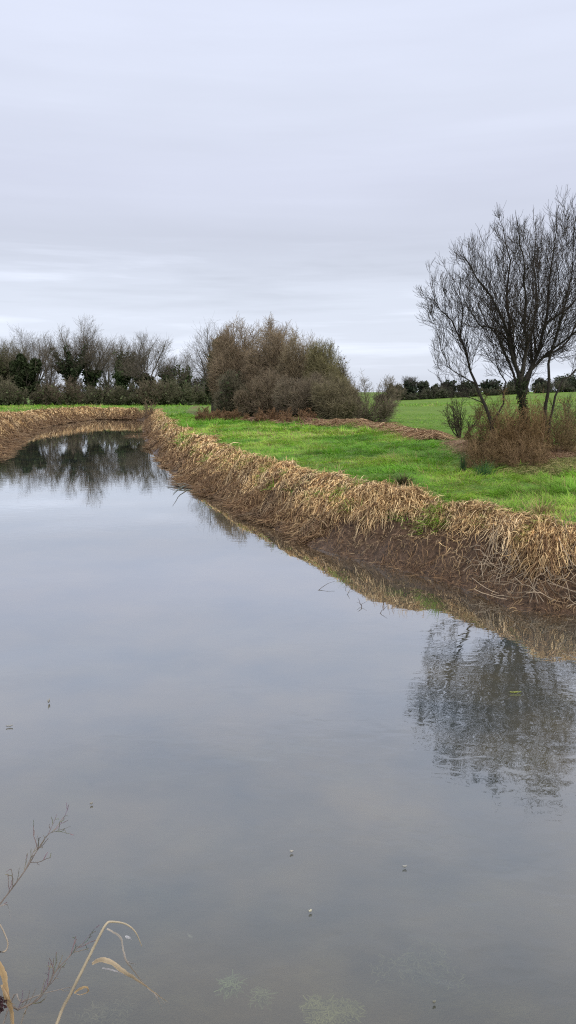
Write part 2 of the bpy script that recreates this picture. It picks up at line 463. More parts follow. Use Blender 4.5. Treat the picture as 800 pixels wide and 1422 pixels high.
def bare_tree(name, label, cat, group, px, base_y, top_y, halfw, d, seed, limbs=7, thick=(.075, .062, .05), thin=(.165, .14, .11),
              ivy=None, dens=1.0, lean=0.0, trunk_r=None, split=.28, rmin=None, stems=1, low=.15, angs=(8, 46)):
    rng = random.Random(seed)
    bx, by, _ = at_y(px, base_y, d); bz = land1(bx, by) - .05
    zt = at_y(px, top_y, d)[2]; hgt = zt - bz; hw = halfw * PX(d)
    rmin = rmin or d * .000065
    root = empty(name, (bx, by, bz), label, cat, group)
    cz = bz + hgt * (.5 + low * .5); env1 = ellip((bx + lean * hw, by, cz), hw * .92, hw * .85, (zt - cz) * .9, (cz - bz) * (1.0 - low * .6)); ph = rng.uniform(0, 6.28)
    env = lambda p: env1(p) * (1 + .13 * sin(2.3 * math.atan2(p[0] - bx, p[2] - cz) * 2 + ph) + .07 * sin(p[2] * 1.1 + ph * 2))
    tr = trunk_r or hgt * .022
    out = []
    sp = hgt / 12.0
    S = Sp(n=(7, 5, 4, 3), wig=(.10, .15, .2, .25), trop=(.045, .07, .07, .06),
           space=(.50 * sp / dens, .42 * sp / dens, .36 * sp / dens, .2), ratio=(.46, .5, .55, .5), t0=(.3, .15, .1, .1), rr=(.4, .5, .6, .7), rmin=rmin, maxl=3, minL=.25 * sp, elv=0)
    for s_ in range(stems):
        a0 = rng.uniform(0, 6.28); o_ = 0 if stems == 1 else hw * .12
        p = (bx + cos(a0) * o_, by + sin(a0) * o_, bz)
        d0 = vnorm((lean * .3 + rng.gauss(0, .05) + cos(a0) * (.2 if stems > 1 else 0), rng.gauss(0, .05), 1))
        th = hgt * split
        pts, dd = walk(rng, p, d0, th, 4, .05, .02, None)
        rad = [tr * (1.25 if i == 0 else 1 - .08 * i) / sqrt(stems) for i in range(len(pts))]
        out.append((pts, rad, 0))
        nl = max(2, limbs // stems)
        for k in range(nl):
            j = rng.uniform(.55, 1.0) if k else 1.0
            x = j * (len(pts) - 1); i = min(int(x), len(pts) - 2); fr = x - i
            q = tuple(pts[i][c] * (1 - fr) + pts[i + 1][c] * fr for c in range(3))
            az = 2 * pi * (k + rng.uniform(-.3, .3)) / nl + a0; el = radians(rng.uniform(*angs)) if k else radians(5)
            dl = vnorm((cos(az) * sin(el), sin(az) * sin(el), cos(el)))
            L = (hgt - (q[2] - bz)) * rng.uniform(.85, 1.1) / max(.6, cos(el * .6))
            grow(out, rng, q, dl, L, rad[i] * rng.uniform(.45, .75), 0, S, env, tip=.2)
    wood, tw = split_levels(out, 1)
    tubes('trunk', paint(wood, rng, thick, thin, tr), M_bark, root)
    if tw: tubes('crown', paint(tw, rng, thick, thin, tr), M_twig, root)
    if ivy:
        frac, n, spread, size, col = ivy
        add_leaves('ivy', ivy_on(wood, rng, tr * .10, bz + hgt * frac, n, spread, size, col), root)
    return root

def shrub(name, label, cat, group, px, base_y, top_y, halfw, d, seed, stems=26, dens=1.0, thick=(.10, .078, .055), thin=(.21, .155, .105),
          rmin=None, ivy=None, leaf=None, fan=58, depth=None, maxl=2, base_spread=.35, r0=None, trop=.05, elv=1):
    rng = random.Random(seed)
    bx, by, _ = at_y(px, base_y, d); bz = land1(bx, by) - .05
    zt = at_y(px, top_y, d)[2]; hgt = zt - bz; hw = halfw * PX(d); dp = depth or hw
    rmin = rmin or d * .00016
    root = empty(name, (bx, by, bz), label, cat, group)
    cz = bz + hgt * .42; env0 = ellip((bx, by, cz), hw, dp, zt - cz, (cz - bz) * 1.35)
    ph = rng.uniform(0, 6.28)
    def env(p):
        a = math.atan2(p[1] - by, p[0] - bx)
        q = .5 if elv == 2 else 1.0
        return env0(p) * (1 + q * (.15 * sin(3 * a + ph + p[2]) + .11 * sin(7 * a + 2 * ph - p[2] * 1.7)))
    out = []
    S = Sp(n=(6, 4, 3, 3), wig=(.13, .2, .25, .3), trop=(trop, .05, .04, .03), space=(hgt * .05 / dens, hgt * .052 / dens, hgt * .05, .2),
           ang=(36, 42, 45, 45), ratio=(.42, .55, .55, .5), t0=(.18, .1, .1, .1), rr=(.55, .6, .7, .7), rmin=rmin, maxl=maxl, minL=hgt * .025, elv=elv)
    for k in range(stems):
        az = rng.uniform(0, 2 * pi); q = sqrt(rng.random())
        p = (bx + cos(az) * hw * base_spread * q, by + sin(az) * dp * base_spread * q, bz)
        el = radians(fan) * q * rng.uniform(.6, 1.15)
        dl = vnorm((cos(az) * sin(el), sin(az) * sin(el), cos(el)))
        grow(out, rng, p, dl, hgt * (rng.uniform(.85, 1.3) if elv == 2 else rng.uniform(.7, 1.05)), (r0 or hgt * .007) * rng.uniform(.6, 1.3), 0, S, env, tip=.12)
    wood, tw = split_levels(out, 0)
    rref = (r0 or hgt * .007)
    tubes('stem', paint(wood, rng, thick, thin, rref * 1.2), M_bark, root)
    tubes('crown', paint(tw, rng, thick, thin, rref), M_twig, root)
    if ivy:
        frac, n, spread, size, col = ivy
        add_leaves('ivy', ivy_on(wood, rng, 0, bz + hgt * frac, n, spread, size, col), root)
    if leaf:      # leaves still on the twigs
        n, spread, size, col = leaf
        add_leaves('foliage', ivy_on(tw, rng, 0, 1e9, n, spread, size, col), root)
    return root

# ------------------------------------------------------------------ the big bare willow by the bank
def hero():
    rng = random.Random(77)
    D = 18.8
    bx, by, _ = at_y(728, 622, D); bz = land1(bx, by) - .08
    root = empty('bare_tree', (bx, by, bz), 'large leafless tree with many upswept limbs and ivy on its trunk beside the bank grass', 'tree')
    k = D / (CP * 1) / F
    cx, _, cz = at_y(748, 432, D)
    top = at_y(760, 276, D)[2]
    env0 = ellip((cx, D, cz), 152 * PX(D), 2.6, (top - cz) * .87, (cz - bz) * 1.05)
    env = lambda p: env0(p) * (1 + .035 * sin(p[0] * 3.1 + p[1]) + .03 * sin(p[2] * 4.3 + p[0] * 5))
    base = (728, 628)
    limbs = [   # traced limbs: (pixel points, depth offset at the end, start radius)
        ([(728, 632), (729, 590), (727, 560), (722, 530), (716, 505), (708, 477), (697, 440), (682, 412), (662, 385), (645, 358)], -.9, .14),
        ([(713, 495), (706, 455), (703, 425), (706, 395), (709, 362), (700, 330), (694, 306)], .6, .075),
        ([(722, 530), (729, 500), (730, 470), (727, 440), (729, 405), (730, 375), (722, 340), (716, 300)], -1.5, .085),
        ([(724, 545), (738, 515), (750, 482), (758, 450), (762, 420), (765, 385), (768, 345), (774, 292)], .4, .09),
        ([(740, 512), (757, 495), (779, 482), (797, 458), (812, 428), (826, 395), (838, 360)], 1.1, .065),
        ([(750, 630), (757, 590), (760, 545), (762, 505), (770, 470), (780, 440), (788, 405), (796, 362), (801, 300)], -1.0, .085),
        ([(758, 628), (764, 585), (771, 550), (780, 528), (800, 514), (825, 492), (850, 462), (872, 425), (885, 392)], .2, .06),
        ([(690, 618), (684, 590), (672, 560), (660, 533), (650, 500), (639, 470), (628, 446), (612, 430), (598, 412)], .5, .085),
        ([(640, 472), (644, 440), (640, 415), (628, 392), (618, 372)], -.3, .035),
        ([(660, 533), (640, 522), (622, 508), (612, 486), (606, 462), (600, 440)], -.8, .03),
        ([(668, 556), (645, 548), (625, 543), (612, 528), (604, 508)], 1.1, .022),
        ([(727, 560), (735, 525), (745, 495), (742, 460), (748, 420), (746, 380), (752, 330)], 2.2, .07),
        ([(727, 560), (715, 520), (700, 490), (690, 465), (672, 440), (664, 415), (650, 400)], 2.0, .06),
        ([(762, 505), (785, 480), (812, 452), (838, 430), (862, 405), (878, 380)], -1.6, .05),
        ([(708, 477), (690, 458), (668, 452), (655, 432), (640, 400), (634, 380)], -1.9, .04),
        ([(775, 450), (800, 425), (822, 385), (830, 340), (836, 312)], 1.8, .05),
        ([(730, 470), (740, 440), (744, 405), (740, 370), (744, 325), (742, 290)], 1.3, .05),
        ([(684, 590), (700, 560), (704, 530), (690, 505), (684, 470), (676, 450)], 1.4, .045),
    ]
    S = Sp(n=(6, 6, 5, 4, 4), wig=(.1, .11, .14, .16, .2), trop=(.05, .15, .20, .18, .1), space=(.065, .075, .07, .12, .1),
           ang=(36, 40, 38, 36, 36), ratio=(.30, .50, .62, .55, .5), t0=(.3, .12, .12, .1, .1), rr=(.26, .55, .65, .7, .7), rmin=.0034, maxl=3, minL=.13)
    S.occ = {}; S.cap = (9, 3, 6, 9)
    out = []
    for j, (pp, off, r) in enumerate(limbs):
        n = len(pp); pts = []
        d0 = 0.0
        if pp[0][1] < 600:          # start from the nearest traced limb already placed
            best = None
            for q, _, _ in out[:j]:
                pass
        for i, (x, y) in enumerate(pp):
            t = i / (n - 1)
            dd = D + off * t ** 1.3
            p = at_y(x + rng.uniform(-1.5, 1.5) * (i > 0), y, dd)
            pts.append(p)
        if pp[0][1] < 612 and out:  # snap the fork onto its parent's axis
            best = min(((sum((q[c] - pts[0][c]) ** 2 for c in range(3)), q) for pts2, _, l in out if l == 0 for q in pts2), key=lambda a: a[0])
            dlt = tuple(best[1][c] - pts[0][c] for c in range(3))
            pts = [vadd(p, dlt, max(0, 1 - i / (n - 1) * 2.2)) for i, p in enumerate(pts)]
        else:
            pts[0] = (pts[0][0], pts[0][1], land1(pts[0][0], pts[0][1]) - .1)
        # refine with midpoints + wiggle
        fine = []
        for i in range(n - 1):
            fine.append(pts[i]); m = tuple((pts[i][c] + pts[i + 1][c]) / 2 + rng.gauss(0, .02) for c in range(3)); fine.append(m)
        fine.append(pts[-1]); m = len(fine)
        rad = [r * .72 * (1 - .88 * (i / (m - 1)) ** .62) for i in range(m)]
        if j == 0: rad[0] *= 1.35; rad[1] *= 1.12
        out.append((fine, rad, 0))
    prim = list(out)
    for pts, rad, _ in prim:
        L = sum(sqrt(sum((pts[i][c] - pts[i + 1][c]) ** 2 for c in range(3))) for i in range(len(pts) - 1))
        n0 = .42 if pts[0][2] < bz + 1 else .12
        # children of a traced limb: length set by how far the crown edge is
        sprout(out, rng, pts, rad, max(2.2, L), 0, S, env, t0=n0)
        # the limb's own leader carries on to the crown's edge
        d = vnorm(tuple(pts[-1][c] - pts[-3][c] for c in range(3)))
        grow(out, rng, pts[-1], d, .8, rad[-1], 1, S, env)
    wood, tw = split_levels(out, 1)
    print('hero', len(out))
    tubes('trunk', paint(wood, rng, (.040, .034, .028), (.045, .037, .031), .1), M_bark, root)
    tubes('crown', paint(tw, rng, (.042, .034, .029), (.052, .041, .034), .03), M_twig, root)
    add_leaves('ivy', ivy_on(prim[:1] + prim[2:4], rng, .06, bz + 2.2, 4200, .085, .022, (.050, .066, .030)), root)
    return root
hero()

# ------------------------------------------------------------------ trees and bushes
G1 = 'leafless trees of the far treeline across the canal'
IV = (.050, .072, .030)
tl = [ # label, px, top, halfw, d, kwargs
    ('olive brown twiggy tree cut by the picture edge in the treeline', -14, 472, 40, 106, dict(dens=1.2, thin=(.16, .15, .09), ivy=(.75, 4185, 1.3, .17, (.06, .075, .03)))),
    ('twiggy brown tree between the picture edge and the dark ivy mass', 12, 468, 34, 109, dict(dens=1.2, thin=(.17, .15, .10), ivy=(.6, 3255, 1.2, .17, (.055, .065, .03)))),
    ('pale leafless tree rising behind the dark ivy mass in the treeline', 52, 462, 36, 116, dict(thin=(.17, .15, .13))),
    ('leafless tree with a leaning limb between the ivy mass and the twin ivy columns', 76, 470, 22, 108, dict(limbs=5, lean=-.6, thick=(.05, .045, .035))),
    ('tall leafless tree with two ivy covered columns in the treeline', 101, 456, 36, 110, dict(limbs=6, angs=(14, 30), ivy=(.72, 5890, .5, .17, (.045, .064, .030)))),
    ('broadest leafless tree of the treeline with a wide round crown', 128, 452, 40, 112, dict(limbs=9, dens=1.15, ivy=(.36, 1800, .6, .22, IV))),
    ('leafless tree with a green ivy clad stem topped by a dark shoulder', 170, 478, 28, 108, dict(limbs=6, angs=(6, 26), ivy=(.78, 5890, .62, .17, (.062, .092, .036)))),
    ('slim leafless tree with pointed crown standing above the far bank bend', 204, 466, 34, 107, dict(limbs=8, dens=1.1, angs=(6, 40), thick=(.08, .066, .05), ivy=(.35, 1600, .7, .22, (.05, .06, .028)))),
    ('small leafless tree with ivy between the slim pointed tree and the brown thicket', 236, 500, 22, 110, dict(limbs=6, ivy=(.7, 2790, .8, .17, (.070, .100, .042)))),
    ('leafless tree with thin upright stems and ivy just beside the brown thicket', 258, 492, 26, 111, dict(limbs=7, stems=2, ivy=(.62, 3534, .8, .17, (.066, .105, .038)))),
    ('faint thin leafless tree between the twin ivy columns and the green ivy clad stem', 150, 478, 26, 119, dict(thin=(.2, .18, .155), dens=1.1)),
    ('faint leafless tree filling the gap behind the slim pointed tree', 186, 484, 24, 120, dict(thin=(.2, .18, .155), dens=1.1)),
    ('faint leafless tree rising behind the olive brown twiggy tree', -2, 474, 34, 121, dict(thin=(.2, .18, .155), dens=1.2)),
    ('low leafless tree seen in the gap under the grey tree at the thicket end', 282, 508, 20, 112, dict(limbs=6, ivy=(.55, 2232, .8, .17, IV))),
]
for i, (lab, px, ty, hw, d, kw) in enumerate(tl):
    bare_tree('leafless_tree', lab, 'tree', G1, px, 562, ty - 5, hw, d, 100 + i * 7, **kw)

# dense ivy mass (dark evergreen block)
def ivy_block(label, px, by_, ty, hw, d, seed, n, size, col, name='ivy_covered_tree', group=None):
    rng = random.Random(seed); g = np.random.default_rng(seed)
    bx, by, _ = at_y(px, by_, d); bz = land1(bx, by) - .05; zt = at_y(px, ty, d)[2]; hgt = zt - bz; w = hw * PX(d)
    root = empty(name, (bx, by, bz), label, 'tree', group)
    out = []
    S = Sp(n=(5, 4, 3, 3), space=(hgt * .12, hgt * .1, .3, .2), ratio=(.4, .5, .5, .5), rmin=d * .00015, maxl=2, minL=.2)
    env = ellip((bx, by, bz + hgt * .5), w, w, hgt * .52)
    grow(out, rng, (bx, by, bz), (0, 0, 1), hgt * .95, hgt * .03, 0, S, env)
    for k in range(7):
        az = k * .9 + rng.random(); grow(out, rng, (bx, by, bz + hgt * rng.uniform(.1, .45)), vnorm((cos(az), sin(az), 1.1)), hgt * .6, hgt * .012, 0, S, env)
    wood, tw = split_levels(out, 0)
    tubes('trunk', paint(wood, rng, (.06, .05, .04), (.09, .075, .06), hgt * .02), M_bark, root)
    tubes('branchwork', paint(tw, rng, (.07, .06, .045), (.10, .085, .06), .05), M_twig, root)
    # lumps of ivy: leaves fill many overlapping small clumps
    m = 46
    u = norm(g.normal(size=(m, 3))) * (g.random((m, 1)) ** .45)
    ctr = np.stack([bx + u[:, 0] * w * .8, by + u[:, 1] * w * .8, bz + hgt * .5 + u[:, 2] * hgt * .46], axis=1)
    cr = g.uniform(.16, .34, m) * w * 1.1
    idx = g.integers(0, m, n)
    dirn = norm(g.normal(size=(n, 3))) * (g.random((n, 1)) ** .35)
    c = ctr[idx] + dirn * cr[idx][:, None] * np.array([1, 1, 1.25])
    v = (.8 + .4 * g.random(m))[idx][:, None] * g.uniform(.8, 1.2, (n, 1))
    add_leaves('crown', leaves_np(c, size * g.uniform(.6, 1.4, n), g, np.array(col)[None, :] * v, up=.4), root)
    return root
ivy_block('dark green ivy smothered tree forming a block in the treeline', 36, 562, 482, 24, 105, 5, 16000, .19, (.042, .056, .025), group='ivy covered trees')

G2 = 'low leafless shrubs along the foot of the treeline'
us = [('grey green shrub at the foot of the picture edge trees', -4, 520, 26, 101, (.13, .12, .075)),
      ('olive shrub before the dark ivy smothered tree', 16, 528, 22, 100, (.12, .115, .07)),
      ('reddish brown shrub under the twin ivy columns', 92, 527, 27, 102, (.12, .088, .066)),
      ('dull brown shrub at the foot of the leaning limb tree', 64, 533, 18, 103, (.115, .10, .07)),
      ('grey olive shrub under the broadest treeline crown', 142, 530, 22, 102, (.13, .122, .082)),
      ('dark olive shrub at the foot of the green ivy clad stem', 172, 532, 20, 101, (.105, .11, .06)),
      ('brown shrub at the foot of the slim pointed tree', 212, 524, 18, 102, (.13, .105, .07)),
      ('olive shrub between the slim pointed tree and the small ivy tree', 234, 528, 18, 103, (.115, .12, .065)),
      ('ivy green shrub at the foot of the upright stemmed tree', 262, 527, 20, 102, (.10, .115, .055)),
      ('dull brown shrub showing past the thicket end', 288, 534, 16, 104, (.12, .10, .07))]
for i, (lab, px, ty, hw, d, c) in enumerate(us):
    shrub('hedge_shrub', lab, 'shrub', G2, px, 563, ty - 3 + (i * 5) % 7, hw * 1.25, d, 300 + i, stems=22, dens=1.2, thin=tuple(v * 1.9 for v in c), thick=(.10, .085, .06),
          ivy=(.8, 800, .8, .15, (.11, .13, .065)), fan=62)

for i, (lab, px, ty, hw, c) in enumerate([
        ('tall grey green scrub behind the picture edge trees', 2, 508, 24, (.20, .20, .14)),
        ('grey green scrub between the dark ivy mass and the leaning limb tree', 62, 514, 18, (.20, .19, .14)),
        ('brownish scrub right behind the twin ivy columns', 112, 512, 20, (.22, .19, .14)),
        ('pale olive scrub behind the broadest treeline crown', 146, 516, 18, (.22, .22, .15)),
        ('grey green scrub behind the green ivy clad stem', 182, 510, 20, (.20, .20, .14)),
        ('brownish scrub behind the slim pointed tree', 218, 516, 18, (.22, .19, .14)),
        ('ivy green scrub behind the small ivy tree', 246, 514, 18, (.17, .20, .12)),
        ('grey green scrub behind the treeline end of the thicket', 276, 516, 18, (.19, .20, .14))]):
    shrub('scrub_bush', lab, 'shrub', 'tall scrub between the treeline trunks', px, 563, ty + 5 + (i * 7) % 9, hw, 111, 340 + i, stems=16, dens=1.0, thin=c, thick=(.12, .11, .08),
          ivy=(.95, 800, 1.0, .15, (.09, .115, .055)), fan=48, base_spread=.6)

# little twiggy tree at the bend of the canal
shrub('waterside_sapling', 'small brown twiggy sapling at the water corner of the canal bend', 'sapling', None, 208, 574, 542, 9, 84, 41, stems=6,
      dens=.6, fan=26, base_spread=.25, thin=(.24, .17, .11), thick=(.14, .1, .07))

# the brown thicket
G3 = 'bushes of the brown thicket on the bank'
bare_tree('leafless_tree', 'thin grey leafless tree reaching out of the thicket towards the treeline', 'tree', None, 296, 575, 447, 36, 64, 61, limbs=8,
          thin=(.16, .14, .12), dens=1.0, angs=(8, 50), split=.22)
ivy_block('tall ivy clad tree at the treeline end of the brown thicket', 305, 576, 468, 20, 61, 62, 7000, .15, (.055, .070, .030), group='ivy covered trees')
TH = [ # label, px, base, top, hw, d, thin, extra
    ('tallest brown twiggy bush of the thicket beside the ivy clad tree', 338, 577, 441, 46, 57, (.235, .165, .105), dict(stems=34)),
    ('tall brown twiggy bush at the middle of the thicket', 380, 578, 446, 40, 54, (.235, .165, .105), dict(stems=34)),
    ('dull brown twiggy bush with pale twig ends right of the tall middle bush', 418, 579, 456, 36, 51, (.225, .165, .10), dict(stems=30)),
    ('olive brown bush with yellowish top in the lower half of the thicket', 452, 580, 470, 32, 48, (.19, .155, .075), dict(stems=28, leaf=(900, .1, .05, (.16, .15, .05)))),
    ('dark bush with reddish leaves on the field side of the thicket', 480, 580, 490, 17, 49, (.10, .07, .05), dict(stems=14, leaf=(1500, .12, .07, (.09, .045, .03)))),
    ('leafless thorn bush with bare forked stems at the field end of the thicket', 508, 583, 508, 46, 44, (.17, .13, .085), dict(stems=20, fan=74, base_spread=.25, dens=1.8, thick=(.07, .055, .04))),
    ('dark ivy filled bush low at the front of the tallest brown bush', 322, 580, 508, 32, 53, (.13, .11, .07), dict(stems=22, ivy=(.95, 3200, .45, .09, (.055, .075, .035)))),
    ('low brown bush before the middle of the thicket', 372, 581, 515, 38, 49, (.215, .155, .10), dict(stems=26, ivy=(.5, 900, .3, .09, IV))),
    ('low grey brown bush with drooping twigs before the olive bush', 425, 583, 517, 40, 45.5, (.205, .155, .105), dict(stems=26, ivy=(.45, 900, .3, .08, (.04, .06, .025)))),
    ('low olive twiggy bush between the drooping bush and the thorn bush', 468, 584, 516, 31, 43.5, (.20, .16, .09), dict(stems=20)),
]
for i, (lab, px, b, ty, hw, d, thin, kw) in enumerate(TH):
    shrub('thicket_bush', lab, 'bush', G3, px, b, ty, hw, d, 400 + i, elv=2 if ty < 480 else 1, thin=(thin[0] * 1.42, thin[1] * 1.55, thin[2] * 1.65), dens=kw.pop('dens', 2.2), **kw)
# reddish bramble fringe at the foot of the thicket
G4 = 'brambles at the foot of the thicket'
for i, (lab, px, b, ty, hw, d) in enumerate([
        ('purplish brown bramble at the treeline end of the thicket foot', 293, 583, 563, 20, 50),
        ('reddish bramble in front of the dark ivy filled bush', 330, 584, 566, 20, 47),
        ('reddish bramble over the pale dead grass patch', 375, 586, 565, 22, 44.5),
        ('brown bramble under the drooping grey brown bush', 415, 588, 564, 24, 42)]):
    shrub('bramble', lab, 'bramble', G4, px, b, ty, hw, d, 450 + i, stems=40, fan=78, base_spread=.8, thin=(.30, .19, .11), thick=(.2, .12, .07),
          trop=-.03, r0=.012, dens=.8, leaf=(500, .05, .035, (.22, .12, .06)))

# ------------------------------------------------------------------ scrub round the big tree
shrub('thorn_shrub', 'dark leafless thorn shrub with curved stems before the green field', 'shrub', None, 640, 603, 546, 40, 27.0, 501, stems=11,
      fan=66, base_spread=.12, thin=(.065, .052, .034), thick=(.05, .042, .03), dens=.8, r0=.03, rmin=.006)
shrub('thorn_shrub', 'dark leafless thorn shrub tangled at the picture edge beyond the big tree', 'shrub', None, 795, 606, 548, 42, 24.5, 502, stems=14,
      fan=64, base_spread=.4, thin=(.055, .052, .035), thick=(.045, .04, .028), dens=.9, r0=.02, rmin=.004)
for i, (lab, px, b, ty, hw, d, thin, fan) in enumerate([
        ('brown bramble thicket around the foot of the ivy clad trunk', 722, 634, 538, 36, 18.2, (.125, .085, .055), 34),
        ('tangled brown scrub between the big trunk and its outer stem', 690, 628, 540, 34, 19.2, (.11, .085, .055), 34),
        ('reddish bramble tangle on the field side of the big tree', 672, 628, 586, 25, 18.0, (.13, .095, .07), 48),
        ('reddish brown bramble at the grass edge before the big trunk', 735, 638, 594, 30, 17.2, (.13, .092, .07), 46),
        ('grey brown scrub between the trunk and the picture edge', 768, 632, 544, 34, 19.2, (.11, .088, .06), 36)]):
    shrub('bramble', lab, 'bramble', 'brambles round the foot of the big tree', px, b, ty, hw, d, 520 + i, stems=64 if fan < 44 else 38, fan=fan, base_spread=.85, thin=(thin[0] * 2.4, thin[1] * 2.25, thin[2] * 1.65),
          thick=(.17, .11, .06), dens=.7, r0=.0085, rmin=.0034, trop=.02)

# ------------------------------------------------------------------ hedge and trees across the pasture
G5 = 'trees in the hedge across the pasture'
def field_base(px, d):
    x, y, _ = at_y(px, 550, d); return (x, y, land1(x, y))
def far_y(px, d):
    p = field_base(px, d); dz = (p[2] - H) / p[1]; a = math.atan(dz) + PITCH
    return 711 - math.tan(a) * F
for i, (lab, px, ty, hw, kind) in enumerate([
        ('dark round evergreen tree just past the thorn bush across the pasture', 548, 531, 12, 1),
        ('wide leafless tree across the pasture above the hedge', 569, 522, 19, 0),
        ('dark ivy clad tree beside the wide leafless tree across the pasture', 588, 529, 12, 1),
        ('small dark tree across the pasture between the ivy clad tree and the big bare tree', 604, 534, 9, 1),
        ('leafless tree seen through the outer twigs of the big bare tree', 625, 528, 15, 0),
        ('dark tree seen behind the outer stem of the big bare tree', 648, 530, 16, 1),
        ('leafless tree seen behind the limbs of the big bare tree', 682, 526, 18, 0),
        ('dark tree seen behind the main trunk of the big bare tree', 716, 530, 16, 1),
        ('leafless hedge tree seen between the trunk and the picture edge', 750, 524, 18, 0),
        ('dark hedge tree at the picture edge across the pasture', 788, 522, 20, 1),
        ('dark hedge tree past the picture edge across the pasture', 826, 520, 22, 1)]):
    d = 152
    if kind: ivy_block(lab, px, far_y(px, d), ty, hw, d, 600 + i, 4200, .16, (.075, .088, .058), group=G5, name='pasture_tree')
    else: bare_tree('pasture_tree', lab, 'tree', G5, px, far_y(px, d), ty, hw, d, 600 + i, limbs=7, thin=(.13, .12, .11), ivy=(.6, 1500, 1.2, .32, (.036, .048, .03)))
G6 = 'low hedge sections across the pasture'
for i, px in enumerate(range(530, 860, 22)):
    lab = ['dark hedge bush at the start of the pasture hedge', 'hedge bush under the round evergreen', 'hedge bush under the wide leafless tree',
           'hedge bush beside the ivy clad pasture tree', 'hedge bush in the open gap of the pasture hedge', 'hedge bush behind the outermost twigs of the big tree',
           'hedge bush behind the dark thorn shrub', 'hedge bush behind the outer stem', 'hedge bush behind the scrub of the big tree',
           'hedge bush just before the main trunk line', 'hedge bush behind the ivy clad main trunk', 'hedge bush behind the second stem',
           'hedge bush behind the edge thorn shrub', 'hedge bush at the picture edge', 'hedge bush past the picture edge'][i]
    shrub('hedge_bush', lab, 'hedge', G6, px, far_y(px, 149), far_y(px, 149) - [11, 17, 9, 14, 20, 10, 13][i % 7], 19, 149, 640 + i, stems=18, dens=.9,
          thin=(.19, .175, .13), thick=(.11, .1, .075), ivy=(.9, 700, .5, .15, (.08, .092, .055)), rmin=.014)

# ------------------------------------------------------------------ dead reeds, grass, heaps (uncountable growth)
def scatter(n, y0, y1, accept, g, power=1.0):
    """random points inside the view wedge (a little wider), y from y0 to y1, density ~ y^-power"""
    out = []; have = 0
    while have < n:
        m = n * 3
        u = g.random(m)
        if abs(power - 1) < 1e-6: y = y0 * (y1 / y0) ** u
        else: y = (y0 ** (1 - power) + u * (y1 ** (1 - power) - y0 ** (1 - power))) ** (1 / (1 - power))
        x = (g.random(m) * 2 - 1) * (.43 * y + 1.2)
        k = g.random(m) < (.43 * y + 1.2) / (.43 * y1 + 1.2) * (y1 / y) ** .0
        # constant width sampling would thin far points: reweight by width
        x = x[k]; y = y[k]
        a = accept(x, y); x = x[a]; y = y[a]
        out.append(np.stack([x, y], 1)); have += len(x)
        if len(out) > 400: break
    return np.concatenate(out)[:n]

